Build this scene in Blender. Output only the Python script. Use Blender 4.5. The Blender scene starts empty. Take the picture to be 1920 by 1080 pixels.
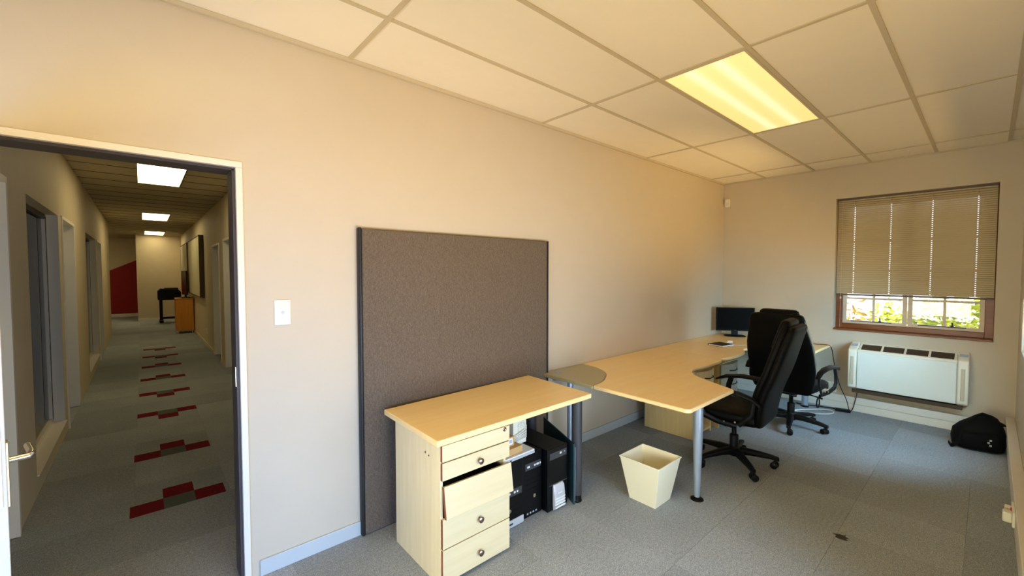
import bpy, bmesh, math, random
from mathutils import Vector, Matrix
random.seed(7)
PI = math.pi
SC = bpy.context.scene
COL = SC.collection

# ------------------------------------------------------------------ camera, world, lights, exposure
CAM_H = 1.6032
yaw, pitch = 0.8486, 0.0367
fw = Vector((math.cos(yaw)*math.cos(pitch), math.sin(yaw)*math.cos(pitch), -math.sin(pitch)))
rt = Vector((math.sin(yaw), -math.cos(yaw), 0))
up = rt.cross(fw)
cd = bpy.data.cameras.new('camera'); cam = bpy.data.objects.new('camera', cd); COL.objects.link(cam)
cd.sensor_width = 36.0; cd.lens = 787.9*36/1920; cd.clip_start = 0.02; cd.clip_end = 200
M = Matrix.Identity(4)
for i in range(3):
    M[i][0], M[i][1], M[i][2] = rt[i], up[i], -fw[i]
M[2][3] = CAM_H
cam.matrix_world = M
SC.camera = cam

SC.view_settings.view_transform = 'Standard'; SC.view_settings.look = 'None'
SC.view_settings.gamma = 1.0; SC.view_settings.use_curve_mapping = False
SC.view_settings.exposure = 0.13
SC.cycles.use_denoising = True
SC.cycles.max_bounces = 10; SC.cycles.diffuse_bounces = 6
SC.cycles.sample_clamp_indirect = 6.0; SC.cycles.caustics_reflective = False; SC.cycles.caustics_refractive = False

W = bpy.data.worlds.new('World'); SC.world = W; W.use_nodes = True
bg = W.node_tree.nodes['Background']; bg.inputs[0].default_value = (0.80, 0.90, 1.0, 1); bg.inputs[1].default_value = 2.5

# fill lamps standing in for daylight at each wall opening: (power, colour)
DAY = {
 'near_sky': (48.0, (1.0, 0.97, 0.66)),
 'sky_0': (35.0, (0.06, 0.34, 1.0)), 'sky_1': (26.0, (0.58, 0.77, 1.0)), 'sky_2': (26.0, (0.45, 0.76, 1.0)),
 'up_1': (36.0, (1.0, .66, .24)), 'up_2': (42.0, (1.0, .64, .20)),
}
LAMP_HIDDEN = 7.4        # unseen ceiling lamp added to brighten the camera's end of the room
LAMP_SEEN = 0.88
def sun(name, d, strength, col, angle):
    l = bpy.data.lights.new(name, 'SUN'); l.energy = strength; l.color = col; l.angle = angle
    o = bpy.data.objects.new(name, l); COL.objects.link(o)
    o.rotation_euler = Vector(d).to_track_quat('-Z', 'Y').to_euler(); return o
sun('sun', (0.75, -0.12, -0.65), 14.0, (1, .95, .85), math.radians(2))
def area(name, loc, d, sx, sy, power, col, spread=PI):
    l = bpy.data.lights.new(name, 'AREA'); l.shape = 'RECTANGLE'; l.size = sx; l.size_y = sy
    l.energy = power; l.color = col; l.spread = spread
    o = bpy.data.objects.new(name, l); COL.objects.link(o); o.location = loc
    o.rotation_euler = Vector(d).to_track_quat('-Z', 'Y').to_euler(); return o
# fill lamps added outside the unseen openings, standing in for skylight and paving bounce
RW = [(-2.1, -0.45, 0.08, 1.15), (0.25, 2.55, 0.08, 1.25), (4.1, 5.64, 0.93, 1.38)]
SKYD = [((.6, 1, -.12), 110), ((.25, 1, -.12), 110), ((.8, 1, -.7), 100)]
for i, ((a, b, z0, z1), (sd, ss)) in enumerate(zip(RW, SKYD)):
    area('sky_light', ((a+b)/2, -0.46, (z0+z1)/2), sd, b-a, z1-z0, *DAY['sky_%d' % i], math.radians(ss))
    if i: area('paving_light', ((a+b)/2, -0.48, (z0+z1)/2), (0, 1, 1.5), b-a, z1-z0, *DAY['up_%d' % i], math.radians(110))  # upward fill added to brighten the ceiling
NW = [(.25, 2.25, .45, 1.5)]      # unseen opening added in the near wall for more light from behind
for (a, b, z0, z1) in NW:
    area('sky_light', (-2.86, (a+b)/2, (z0+z1)/2), (1, .12, -.2), b-a, z1-z0, *DAY['near_sky'], math.radians(110))

# ------------------------------------------------------------------ materials
def lin(c):
    c = c/255.0
    return c/12.92 if c <= 0.04045 else ((c+0.055)/1.055)**2.4
def rgb(r, g, b): return (lin(r), lin(g), lin(b), 1.0)
MATS = {}
class NT:
    def __init__(s, name):
        s.m = bpy.data.materials.new(name); s.m.use_nodes = True; s.t = s.m.node_tree
        s.b = s.t.nodes['Principled BSDF']; s.out = s.t.nodes['Material Output']
    def n(s, typ, **kw):
        nd = s.t.nodes.new(typ)
        for k, v in kw.items():
            if k.startswith('i_'): nd.inputs[int(k[2:]) if k[2:].isdigit() else k[2:].replace('_', ' ')].default_value = v
            else: setattr(nd, k, v)
        return nd
    def l(s, a, b): s.t.links.new(a, b)
    def pos(s): return s.n('ShaderNodeNewGeometry').outputs['Position']
    def obj(s): return s.n('ShaderNodeTexCoord').outputs['Object']
    def scale(s, vec, sc):
        m = s.n('ShaderNodeMapping'); m.inputs['Scale'].default_value = sc; s.l(vec, m.inputs[0]); return m.outputs[0]
    def noise(s, vec, scale, detail=3, rough=.5):
        t = s.n('ShaderNodeTexNoise'); t.inputs['Scale'].default_value = scale; t.inputs['Detail'].default_value = detail
        t.inputs['Roughness'].default_value = rough; s.l(vec, t.inputs['Vector']); return t.outputs['Fac']
    def ramp(s, fac, stops):
        r = s.n('ShaderNodeValToRGB'); e = r.color_ramp.elements
        while len(e) < len(stops): e.new(.5)
        for el, (p, c) in zip(e, stops): el.position = p; el.color = c
        s.l(fac, r.inputs[0]); return r.outputs[0]
    def bump(s, h, strength, dist):
        b = s.n('ShaderNodeBump'); b.inputs['Strength'].default_value = strength; b.inputs['Distance'].default_value = dist
        s.l(h, b.inputs['Height']); s.l(b.outputs[0], s.b.inputs['Normal'])
def plain(name, c, rough=.5, metal=0.0, bump=0, bscale=80, spec=.5, var=0.05):
    t = NT(name); t.b.inputs['Roughness'].default_value = rough; t.b.inputs['Metallic'].default_value = metal
    t.b.inputs['Specular IOR Level'].default_value = spec
    p = t.obj(); f = t.noise(p, 6 if var else 1, 3)
    lo = tuple(x*(1-var) for x in c[:3])+(1,); hi = tuple(min(1, x*(1+var)) for x in c[:3])+(1,)
    t.l(t.ramp(f, [(.3, lo), (.7, hi)]), t.b.inputs['Base Color'])
    if bump: t.bump(t.noise(p, bscale, 2), bump, .002)
    MATS[name] = t.m; return t.m
def wood(name, c1, c2, axis=0, rough=.35):
    t = NT(name); t.b.inputs['Roughness'].default_value = rough
    sc = [14, 14, 14]; sc[axis] = 1.1
    p = t.scale(t.obj(), sc); f = t.noise(p, 2.2, 5, .6)
    big = t.noise(t.scale(t.obj(), [s*.25 for s in sc]), 3.0, 2)
    mx = t.n('ShaderNodeMath', operation='MULTIPLY_ADD'); t.l(f, mx.inputs[0]); mx.inputs[1].default_value = .6
    m2 = t.n('ShaderNodeMath', operation='MULTIPLY'); t.l(big, m2.inputs[0]); m2.inputs[1].default_value = .4; t.l(m2.outputs[0], mx.inputs[2])
    t.l(t.ramp(mx.outputs[0], [(.33, c1), (.67, c2)]), t.b.inputs['Base Color'])
    MATS[name] = t.m; return t.m
def glass(name, tint=(1, 1, 1, 1), refl=.08):
    t = NT(name); t.t.nodes.remove(t.b)
    tr = t.n('ShaderNodeBsdfTransparent'); tr.inputs[0].default_value = tint
    gl = t.n('ShaderNodeBsdfGlossy'); gl.inputs['Roughness'].default_value = .02
    fr = t.n('ShaderNodeFresnel'); fr.inputs[0].default_value = 1.45
    mx = t.n('ShaderNodeMixShader'); t.l(fr.outputs[0], mx.inputs[0]); t.l(tr.outputs[0], mx.inputs[1]); t.l(gl.outputs[0], mx.inputs[2])
    t.l(mx.outputs[0], t.out.inputs[0]); MATS[name] = t.m; return t.m
def emis(name, c, s):
    t = NT(name); t.b.inputs['Base Color'].default_value = (.8, .8, .75, 1)
    t.b.inputs['Emission Color'].default_value = c; t.b.inputs['Emission Strength'].default_value = s
    MATS[name] = t.m; return t.m

def make_mats():
    plain('wall', rgb(208, 195, 173), .62, bump=.12, bscale=220, var=.012)
    plain('wall_corr', rgb(214, 200, 172), .62, bump=.12, bscale=220, var=.02)
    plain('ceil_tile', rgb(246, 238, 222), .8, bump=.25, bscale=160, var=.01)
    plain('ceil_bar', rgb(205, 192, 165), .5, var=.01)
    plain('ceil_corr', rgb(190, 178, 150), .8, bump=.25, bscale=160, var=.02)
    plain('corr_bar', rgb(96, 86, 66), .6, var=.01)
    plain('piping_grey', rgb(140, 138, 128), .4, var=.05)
    plain('board_edge', rgb(92, 80, 56), .6, var=.02)
    plain('stain', rgb(70, 68, 64), .95, spec=.1, var=.1)
    plain('skirt', rgb(196, 203, 204), .4, var=.01)
    plain('trunk', rgb(226, 220, 208), .45, var=.02)
    plain('frame_paint', rgb(240, 234, 222), .4, var=.01)
    plain('jamb_dark', rgb(74, 66, 66), .5, var=.02)
    plain('door_paint', rgb(236, 230, 226), .4, var=.01)
    plain('chrome', rgb(225, 222, 210), .22, 1.0, var=0)
    plain('knob_metal', rgb(150, 130, 120), .28, 1.0, var=0)
    plain('silver', rgb(172, 184, 200), .38, .55, var=.01)
    plain('silver_plastic', rgb(196, 200, 208), .4, .2, var=.01)
    plain('light_plastic', rgb(222, 224, 226), .45, var=.01)
    plain('dark_post', rgb(62, 62, 66), .42, .1, bump=.15, bscale=300, var=.02)
    plain('black', rgb(10, 11, 13), .45, spec=.22, var=.05)
    plain('black_pc', rgb(7, 8, 11), .38, spec=.25, var=.05)
    plain('black_gloss', rgb(10, 10, 12), .18, var=0)
    plain('screen', rgb(5, 5, 5), .5, spec=.06, var=0)
    plain('cable_white', rgb(228, 226, 220), .5, var=.01)
    plain('edge_black', rgb(24, 23, 26), .5, var=.05)
    plain('ac_body', rgb(236, 232, 214), .42, var=.008)
    plain('ac_panel', rgb(226, 230, 220), .45, var=.008)
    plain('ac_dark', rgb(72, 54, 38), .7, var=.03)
    plain('ac_groove', rgb(206, 194, 168), .5, var=.01)
    plain('ac_blue', rgb(176, 196, 214), .4, var=0)
    plain('bin', rgb(238, 230, 200), .42, var=.012)
    plain('cream_plastic', rgb(238, 234, 216), .4, var=.01)
    plain('kraft', rgb(196, 158, 104), .7, var=.05)
    plain('paper', rgb(236, 236, 236), .7, var=.01)
    plain('lilac_print', rgb(170, 176, 214), .7, var=.01)
    plain('box_white', rgb(222, 222, 208), .55, var=.015)
    plain('box_grey', rgb(150, 150, 138), .55, var=.02)
    plain('print_grey', rgb(150, 146, 130), .6, var=0)
    plain('teal_sheet', rgb(38, 68, 78), .35, .3, var=.05)
    plain('red_carpet', rgb(112, 24, 34), .95, bump=.6, bscale=600, spec=.1, var=.10)
    plain('teal_carpet', rgb(92, 98, 92), .95, bump=.6, bscale=600, spec=.1, var=.10)
    plain('red_wall', rgb(150, 8, 16), .6, var=.02)
    plain('white_trim', rgb(232, 228, 220), .45, var=.01)
    plain('glass_board', rgb(214, 208, 176), .5, var=.06)
    plain('bag', rgb(7, 7, 8), .8, spec=.15, bump=.4, bscale=420, var=.15)
    plain('bag_print', rgb(170, 170, 170), .6, var=0)
    plain('red_plastic', rgb(190, 40, 50), .4, var=0)
    plain('blind', rgb(196, 180, 146), .42, var=.01)
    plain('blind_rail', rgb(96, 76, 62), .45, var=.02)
    plain('cord', rgb(220, 205, 180), .6, var=.01)
    plain('sash_paint', rgb(232, 214, 186), .45, var=.02)
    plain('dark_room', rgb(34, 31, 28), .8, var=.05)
    plain('pave', rgb(226, 220, 205), .85, bump=.3, bscale=30, var=.06)
    plain('bark', rgb(120, 92, 66), .9, bump=.6, bscale=40, var=.2)
    plain('desk_grey', rgb(168, 160, 124), .33, var=.015)
    plain('ped_grey', rgb(150, 143, 126), .4, var=.015)
    plain('cup', rgb(240, 238, 230), .4, var=0)
    wood('maple', rgb(250, 216, 152), rgb(254, 228, 172), 0, .36)
    wood('maple_y', rgb(222, 178, 108), rgb(240, 200, 132), 1, .36)
    wood('maple_pale', rgb(232, 212, 168), rgb(246, 230, 190), 2, .42)
    wood('maple_front', rgb(214, 198, 158), rgb(226, 210, 172), 0, .42)
    wood('maple_edge', rgb(206, 160, 110), rgb(222, 176, 126), 0, .42)
    wood('maple_dim', rgb(228, 196, 136), rgb(240, 214, 156), 2, .42)
    wood('oak_orange', rgb(196, 128, 44), rgb(214, 146, 56), 2, .4)
    wood('window_wood', rgb(118, 62, 26), rgb(150, 84, 38), 1, .35)
    glass('glass'); glass('glass_dim', (.75, .78, .76, 1))
    # carpet
    t = NT('carpet'); t.b.inputs['Roughness'].default_value = .96; t.b.inputs['Specular IOR Level'].default_value = .12
    p = t.pos(); f = t.noise(p, 260, 2, .7); g = t.noise(p, 60, 3, .6); h = t.noise(p, 2.2, 3)
    c = t.ramp(f, [(.30, rgb(98, 104, 109)), (.5, rgb(152, 159, 165)), (.72, rgb(212, 219, 224))])
    rnd = t.n('ShaderNodeObjectInfo').outputs['Random']
    mr = t.n('ShaderNodeMapRange'); t.l(rnd, mr.inputs[0]); mr.inputs[3].default_value = .86; mr.inputs[4].default_value = 1.08
    mg = t.n('ShaderNodeMapRange'); t.l(g, mg.inputs[0]); mg.inputs[1].default_value = .3; mg.inputs[2].default_value = .7; mg.inputs[3].default_value = .82; mg.inputs[4].default_value = 1.16
    mh = t.n('ShaderNodeMapRange'); t.l(h, mh.inputs[0]); mh.inputs[1].default_value = .3; mh.inputs[2].default_value = .7; mh.inputs[3].default_value = .93; mh.inputs[4].default_value = 1.05
    m1 = t.n('ShaderNodeMath', operation='MULTIPLY'); t.l(mr.outputs[0], m1.inputs[0]); t.l(mg.outputs[0], m1.inputs[1])
    m2 = t.n('ShaderNodeMath', operation='MULTIPLY'); t.l(m1.outputs[0], m2.inputs[0]); t.l(mh.outputs[0], m2.inputs[1])
    vm = t.n('ShaderNodeVectorMath', operation='SCALE'); t.l(c, vm.inputs[0]); t.l(m2.outputs[0], vm.inputs['Scale'])
    t.l(vm.outputs[0], t.b.inputs['Base Color']); t.bump(f, .5, .003); MATS['carpet'] = t.m
    # woven screen fabric
    t = NT('fabric'); t.b.inputs['Roughness'].default_value = .95; t.b.inputs['Specular IOR Level'].default_value = .1
    o = t.obj(); a = t.noise(t.scale(o, (900, 900, 60)), 1, 1); b = t.noise(t.scale(o, (60, 60, 900)), 1, 1); g = t.noise(o, 5, 3)
    s1 = t.n('ShaderNodeMath', operation='ADD'); t.l(a, s1.inputs[0]); t.l(b, s1.inputs[1])
    s2 = t.n('ShaderNodeMath', operation='MULTIPLY'); t.l(s1.outputs[0], s2.inputs[0]); s2.inputs[1].default_value = .5
    t.l(t.ramp(s2.outputs[0], [(.3, rgb(78, 68, 58)), (.5, rgb(108, 95, 82)), (.7, rgb(140, 125, 108))]), t.b.inputs['Base Color'])
    t.bump(s2.outputs[0], .35, .002); MATS['fabric'] = t.m
    # black leather
    t = NT('leather'); t.b.inputs['Roughness'].default_value = .5; t.b.inputs['Specular IOR Level'].default_value = .12; t.b.inputs['Base Color'].default_value = rgb(5, 5, 6)
    o = t.obj(); v = t.n('ShaderNodeTexVoronoi'); v.inputs['Scale'].default_value = 140; t.l(o, v.inputs['Vector'])
    w = t.noise(o, 9, 3); ad = t.n('ShaderNodeMath', operation='MULTIPLY_ADD'); t.l(w, ad.inputs[0]); ad.inputs[1].default_value = 3.0; t.l(v.outputs[0], ad.inputs[2])
    t.bump(ad.outputs[0], .25, .004); MATS['leather'] = t.m
    # leaves
    for nm, c1, c2 in (('leaf_green', rgb(120, 140, 20), rgb(214, 214, 70)), ('leaf_warm', rgb(180, 130, 30), rgb(236, 216, 110))):
        t = NT(nm); t.b.inputs['Roughness'].default_value = .5
        t.l(t.ramp(t.noise(t.obj(), 9, 2), [(.35, c1), (.65, c2)]), t.b.inputs['Base Color'])
        t.b.inputs['Transmission Weight'].default_value = 0.0; MATS[nm] = t.m
    # ceiling lamp diffuser with the two tubes showing through it
    def diffuser(nm, base, tube, strength, hot):
        t = NT(nm); t.b.inputs['Base Color'].default_value = (.85, .8, .6, 1); t.b.inputs['Roughness'].default_value = .35
        sp = t.n('ShaderNodeSeparateXYZ'); t.l(t.obj(), sp.inputs[0])
        y = sp.outputs[1]; acc = None
        for c in (-.085, .085):
            d = t.n('ShaderNodeMath', operation='SUBTRACT'); t.l(y, d.inputs[0]); d.inputs[1].default_value = c
            q = t.n('ShaderNodeMath', operation='MULTIPLY'); t.l(d.outputs[0], q.inputs[0]); t.l(d.outputs[0], q.inputs[1])
            e = t.n('ShaderNodeMath', operation='MULTIPLY'); t.l(q.outputs[0], e.inputs[0]); e.inputs[1].default_value = -700
            x = t.n('ShaderNodeMath', operation='EXPONENT'); t.l(e.outputs[0], x.inputs[0])
            if acc is None: acc = x.outputs[0]
            else:
                s = t.n('ShaderNodeMath', operation='ADD'); t.l(acc, s.inputs[0]); t.l(x.outputs[0], s.inputs[1]); acc = s.outputs[0]
        t.l(t.ramp(acc, [(0, base), (1, tube)]), t.b.inputs['Emission Color']); t.b.inputs['Emission Strength'].default_value = strength
        MATS[nm] = t.m
    diffuser('lamp_seen', (.78, .56, .17, 1), (.95, .80, .44, 1), LAMP_SEEN, 0)
    diffuser('lamp_hidden', (1.0, .70, .22, 1), (1.0, .72, .24, 1), LAMP_HIDDEN, 0)
    diffuser('lamp_corr', (1.0, .78, .36, 1), (1.0, .90, .60, 1), 5.5, 0)
make_mats()

# ------------------------------------------------------------------ mesh helpers
class MB:
    def __init__(s): s.v = []; s.f = []; s.m = Matrix.Identity(4)
    def add(s, vs, fs):
        o = len(s.v); s.v += [tuple(s.m @ Vector(v)) for v in vs]; s.f += [tuple(o+i for i in f) for f in fs]; return s
    def box(s, x0, x1, y0, y1, z0, z1):
        vs = [(x, y, z) for z in (z0, z1) for y in (y0, y1) for x in (x0, x1)]
        return s.add(vs, [(0, 2, 3, 1), (4, 5, 7, 6), (0, 1, 5, 4), (2, 6, 7, 3), (0, 4, 6, 2), (1, 3, 7, 5)])
    def prism(s, poly, z0, z1):      # poly (x,y) counter-clockwise, extruded along z
        n = len(poly); vs = [(x, y, z0) for x, y in poly]+[(x, y, z1) for x, y in poly]
        return s.add(vs, [tuple(range(n))[::-1], tuple(range(n, 2*n))]+[(i, (i+1) % n, n+(i+1) % n, n+i) for i in range(n)])
    def prism_y(s, poly, y0, y1):    # poly (x,z), extruded along y
        n = len(poly); vs = [(x, y0, z) for x, z in poly]+[(x, y1, z) for x, z in poly]
        return s.add(vs, [tuple(range(n)), tuple(range(n, 2*n))[::-1]]+[(i, n+i, n+(i+1) % n, (i+1) % n) for i in range(n)])
    def rings(s, rings, cap=True, close=False):
        n = len(rings[0]); vs = [p for r in rings for p in r]; fs = []
        k = len(rings)
        for a in range(k if close else k-1):
            b = (a+1) % k
            for i in range(n): fs.append((a*n+i, a*n+(i+1) % n, b*n+(i+1) % n, b*n+i))
        if cap and not close: fs += [tuple(range(n))[::-1], tuple((k-1)*n+i for i in range(n))]
        return s.add(vs, fs)
    def lathe(s, prof, n=20, c=(0, 0, 0)):   # prof (r,z) upward
        return s.rings([[(c[0]+r*math.cos(2*PI*i/n), c[1]+r*math.sin(2*PI*i/n), c[2]+z) for i in range(n)] for r, z in prof])
    def cyl(s, a, b, r, r2=None, n=14): return s.tube([a, b], [r, r if r2 is None else r2], n)
    def tube(s, pts, r, n=8, flat=None, close=False, upv=None):
        pts = [Vector(p) for p in pts]; k = len(pts); rs = r if isinstance(r, (list, tuple)) else [r]*k
        rings = []; prev = None
        for i, p in enumerate(pts):
            if close: t = pts[(i+1) % k]-pts[i-1]
            else: t = pts[min(i+1, k-1)]-pts[max(i-1, 0)]
            t.normalize()
            ref = Vector(upv) if upv else (prev or (Vector((0, 0, 1)) if abs(t.z) < .9 else Vector((1, 0, 0))))
            a = ref-t*ref.dot(t)
            if a.length < 1e-5: a = Vector((1, 0, 0))-t*t.x
            a.normalize(); b = t.cross(a); prev = a
            fa, fb = flat if flat else (1, 1)
            rings.append([tuple(p+a*(rs[i]*fa*math.cos(2*PI*j/n))+b*(rs[i]*fb*math.sin(2*PI*j/n))) for j in range(n)])
        return s.rings(rings, True, close)
    def loft(s, secs, n=24, e=4.0):   # secs: (centre, axis_u, axis_v, half_u, half_v): super-ellipse sections
        rings = []
        for c, u, v, a, b in secs:
            c, u, v = Vector(c), Vector(u), Vector(v); ring = []
            for i in range(n):
                t = 2*PI*i/n; ct, st = math.cos(t), math.sin(t)
                ring.append(tuple(c+u*(a*math.copysign(abs(ct)**(2/e), ct))+v*(b*math.copysign(abs(st)**(2/e), st))))
            rings.append(ring)
        return s.rings(rings)
def link(o, parent=None):
    COL.objects.link(o)
    if parent is not None: o.parent = parent
    return o
def build(name, mb, mat, parent=None, loc=(0, 0, 0), rot=(0, 0, 0), bevel=0, smooth=None, seg=2, sub=0):
    me = bpy.data.meshes.new(name); me.from_pydata(mb.v, [], mb.f)
    bm = bmesh.new(); bm.from_mesh(me); bmesh.ops.recalc_face_normals(bm, faces=bm.faces); bm.to_mesh(me); bm.free()
    me.materials.append(MATS[mat] if isinstance(mat, str) else mat)
    o = bpy.data.objects.new(name, me); o.location = loc; o.rotation_euler = rot; link(o, parent)
    if smooth is not None or bevel:
        me.shade_smooth(); me.set_sharp_from_angle(angle=math.radians(smooth if smooth else 35))
    if bevel:
        b = o.modifiers.new('bevel', 'BEVEL'); b.width = bevel; b.segments = seg; b.limit_method = 'ANGLE'; b.angle_limit = math.radians(35); b.harden_normals = True
    if sub:
        m = o.modifiers.new('subsurf', 'SUBSURF'); m.levels = sub; m.render_levels = sub
    return o
def B(*a): return MB().box(*a)
def copy_mesh(o, parent=None, loc=None, rot=None):
    c = o.copy(); COL.objects.link(c)
    if parent is not None: c.parent = parent
    if loc is not None: c.location = loc
    if rot is not None: c.rotation_euler = rot
    return c
def tag(o, label, cat, group=None):
    o['label'] = label; o['category'] = cat
    if group: o['group'] = group
    return o
def thing(name, label, cat, loc=(0, 0, 0), rz=0, group=None):
    o = bpy.data.objects.new(name, None); o.empty_display_size = .1; o.location = loc; o.rotation_euler = (0, 0, rz); link(o)
    return tag(o, label, cat, group)
def struct(o, label, cat):
    o['kind'] = 'structure'; o['label'] = label; o['category'] = cat; return o
def sempty(name, label, cat, loc=(0, 0, 0), rz=0): 
    o = bpy.data.objects.new(name, None); o.empty_display_size = .1; o.location = loc; o.rotation_euler = (0, 0, rz); link(o)
    return struct(o, label, cat)
def wall_x(x0, x1, y0, y1, z0, z1, holes):   # wall running along x with holes (a,b,za,zb)
    mb = MB(); xs = sorted({x0, x1, *[h[0] for h in holes], *[h[1] for h in holes]})
    for a, b in zip(xs, xs[1:]):
        hs = sorted([h for h in holes if h[0] <= a+1e-6 and h[1] >= b-1e-6], key=lambda h: h[2]); z = z0
        for h in hs:
            if h[2] > z+1e-6: mb.box(a, b, y0, y1, z, h[2])
            z = h[3]
        if z < z1-1e-6: mb.box(a, b, y0, y1, z, z1)
    return mb
def wall_y(y0, y1, x0, x1, z0, z1, holes):
    m = wall_x(y0, y1, x0, x1, z0, z1, holes); m.v = [(b, a, c) for a, b, c in m.v]; return m

# ------------------------------------------------------------------ room constants
STAIN = (3.15, .548, 0)
H = 2.85; YW = 2.508; XW = 6.207; YR = -0.20; XN = -2.6; WT = 0.15
CX0, CX1 = -0.60, 1.04; CYE = 18.45

# ------------------------------------------------------------------ shell of the office
struct(build('wall_left', wall_x(XN-.15, XW+.25, YW, YW+WT, 0, H+.15, [(-.515, .393, 0, 2.158)]), 'wall'),
       'long cream plastered wall with the open doorway to the corridor', 'wall')
WY0, WY1, WZ0, WZ1 = -.045, 1.222, .925, 2.475
struct(build('wall_far', wall_y(YR-.15, YW, XW, XW+.25, 0, H+.15, [(WY0, WY1, WZ0, WZ1)]), 'wall'),
       'cream end wall holding the window with the lowered blind', 'wall')
struct(build('wall_right', wall_x(XN-.15, XW, YR-.15, YR, 0, H+.15, RW), 'wall'), 'cream side wall above the floor trunking', 'wall')
struct(build('wall_near', wall_y(YR, YW, XN-.15, XN, 0, H+.15, NW), 'wall'), 'cream wall at the near end of the office', 'wall')

def side_window(n, axis, a, b, z0, z1, c, label):
    w_ = sempty('window_%d' % n, label, 'window'); t = .026
    def bar(p, q, u, v): return B(p, q, c-.025, c+.025, u, v) if axis == 'x' else B(c-.025, c+.025, p, q, u, v)
    for q in ((a, a+t, z0, z1), (b-t, b, z0, z1), (a+t, b-t, z0, z0+t), (a+t, b-t, z1-t, z1)): build('frame_bar', bar(*q), 'window_wood', w_, bevel=.003)
    build('pane', B(a+t, b-t, c-.003, c+.003, z0+t, z1-t) if axis == 'x' else B(c-.003, c+.003, a+t, b-t, z0+t, z1-t), 'glass', w_)
for i_, q_ in enumerate(RW): side_window(4+i_, 'x', *q_, YR-.11, ['timber window in the side wall behind the camera', 'timber window in the side wall opposite the partition screen', 'low timber window in the side wall near the end wall'][i_])
side_window(7, 'y', *NW[0], XN-.11, 'timber window in the near end wall of the office')

# floor with carpet tiles
fl = struct(build('floor', B(XN, XW, YR, YW+WT, -.08, -.008), 'carpet'), 'office floor of grey loop-pile carpet tiles', 'floor')
TS = .525
tile0 = None
def carpet(parent, x0, x1, y0, y1, ox, oy):
    nx0 = math.floor((x0-ox)/TS); nx1 = math.ceil((x1-ox)/TS); ny0 = math.floor((y0-oy)/TS); ny1 = math.ceil((y1-oy)/TS)
    cache = {}
    for i in range(nx0, nx1):
        for j in range(ny0, ny1):
            a, b = max(x0, ox+i*TS), min(x1, ox+(i+1)*TS); c, d = max(y0, oy+j*TS), min(y1, oy+(j+1)*TS)
            if b-a < .004 or d-c < .004: continue
            k = (round(b-a, 4), round(d-c, 4))
            if k in cache: copy_mesh(cache[k], parent, (a, c, 0))
            else: cache[k] = build('carpet_tile', B(.0006, k[0]-.0006, .0006, k[1]-.0006, -.008, 0), 'carpet', parent, (a, c, 0))
carpet(fl, XN, XW, YR, YW, .06, .05)
carpet(fl, -.515, .393, YW, YW+WT, -.515, YW)

rs_ = random.Random(3); st_ = [(.035*math.cos(2*PI*i/14)*rs_.uniform(.5, 1.2), .045*math.sin(2*PI*i/14)*rs_.uniform(.4, 1.2)) for i in range(14)]
build('carpet_stain', MB().prism(st_, 0, .0008), 'stain', fl, STAIN)
# ceiling of the office: slab, tiles, grid bars
ce = struct(build('ceiling', B(XN-.15, XW+.25, YR-.15, YW+WT, H+.02, H+.2), 'ceil_corr'), 'suspended ceiling of off-white lay-in tiles on a bar grid', 'ceiling')
GX = [XN, -2.28, -.668, .940, 2.537, 4.150, 5.747, XW]
GY = [YR, -.095, .394, .916, 1.448, 1.982, YW]
LAMPS = [(4, 3), (2, 3)]
BW = .024
for i in range(len(GX)-1):
    for j in range(len(GY)-1):
        if (i, j) in LAMPS: continue
        a, b, c, d = GX[i]+.002, GX[i+1]-.002, GY[j]+.002, GY[j+1]-.002
        build('ceiling_tile', B(a, b, c, d, H+.001, H+.018), 'ceil_tile', ce)
for x in GX[1:-1]: build('grid_bar', B(x-BW/2, x+BW/2, YR, YW, H-.006, H+.0005), 'ceil_bar', ce)
for y in GY[1:-1]:
    for a, b in zip(GX, GX[1:]): build('grid_bar', B(a+BW/2, b-BW/2, y-BW/2, y+BW/2, H-.006, H+.0005), 'ceil_bar', ce)
struct(build('trim_1', B(XN, XW, YW-.02, YW-.0005, H-.022, H-.0005), 'ceil_bar'), 'thin wall angle where ceiling meets the long wall', 'trim')
struct(build('trim_2', B(XW-.016, XW-.0005, YR, YW-.02, H-.012, H-.0005), 'ceil_bar'), 'thin wall angle where ceiling meets the window wall', 'trim')
def panel_lamp(x0, x1, y0, y1, mat, label):
    t = thing('ceiling_light', label, 'ceiling light', ((x0+x1)/2, (y0+y1)/2, H))
    hx, hy = (x1-x0)/2, (y1-y0)/2
    fr = MB(); w = .014
    fr.box(-hx, hx, -hy, -hy+w, -.008, .012); fr.box(-hx, hx, hy-w, hy, -.008, .012); fr.box(-hx, -hx+w, -hy+w, hy-w, -.008, .012); fr.box(hx-w, hx, -hy+w, hy-w, -.008, .012)
    build('frame', fr, 'ceil_bar', t)
    build('diffuser', B(-hx+w, hx-w, -hy+w, hy-w, -.003, .006), mat, t)
    return t
panel_lamp(GX[4]+BW/2, GX[5]-BW/2, GY[3]+BW/2, GY[4]-BW/2, 'lamp_seen', 'glowing yellow rectangular light panel set in the office ceiling grid')
panel_lamp(GX[2]+BW/2, GX[3]-BW/2, GY[3]+BW/2, GY[4]-BW/2, 'lamp_hidden', 'bright ceiling light panel above the doorway end of the office')

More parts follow.
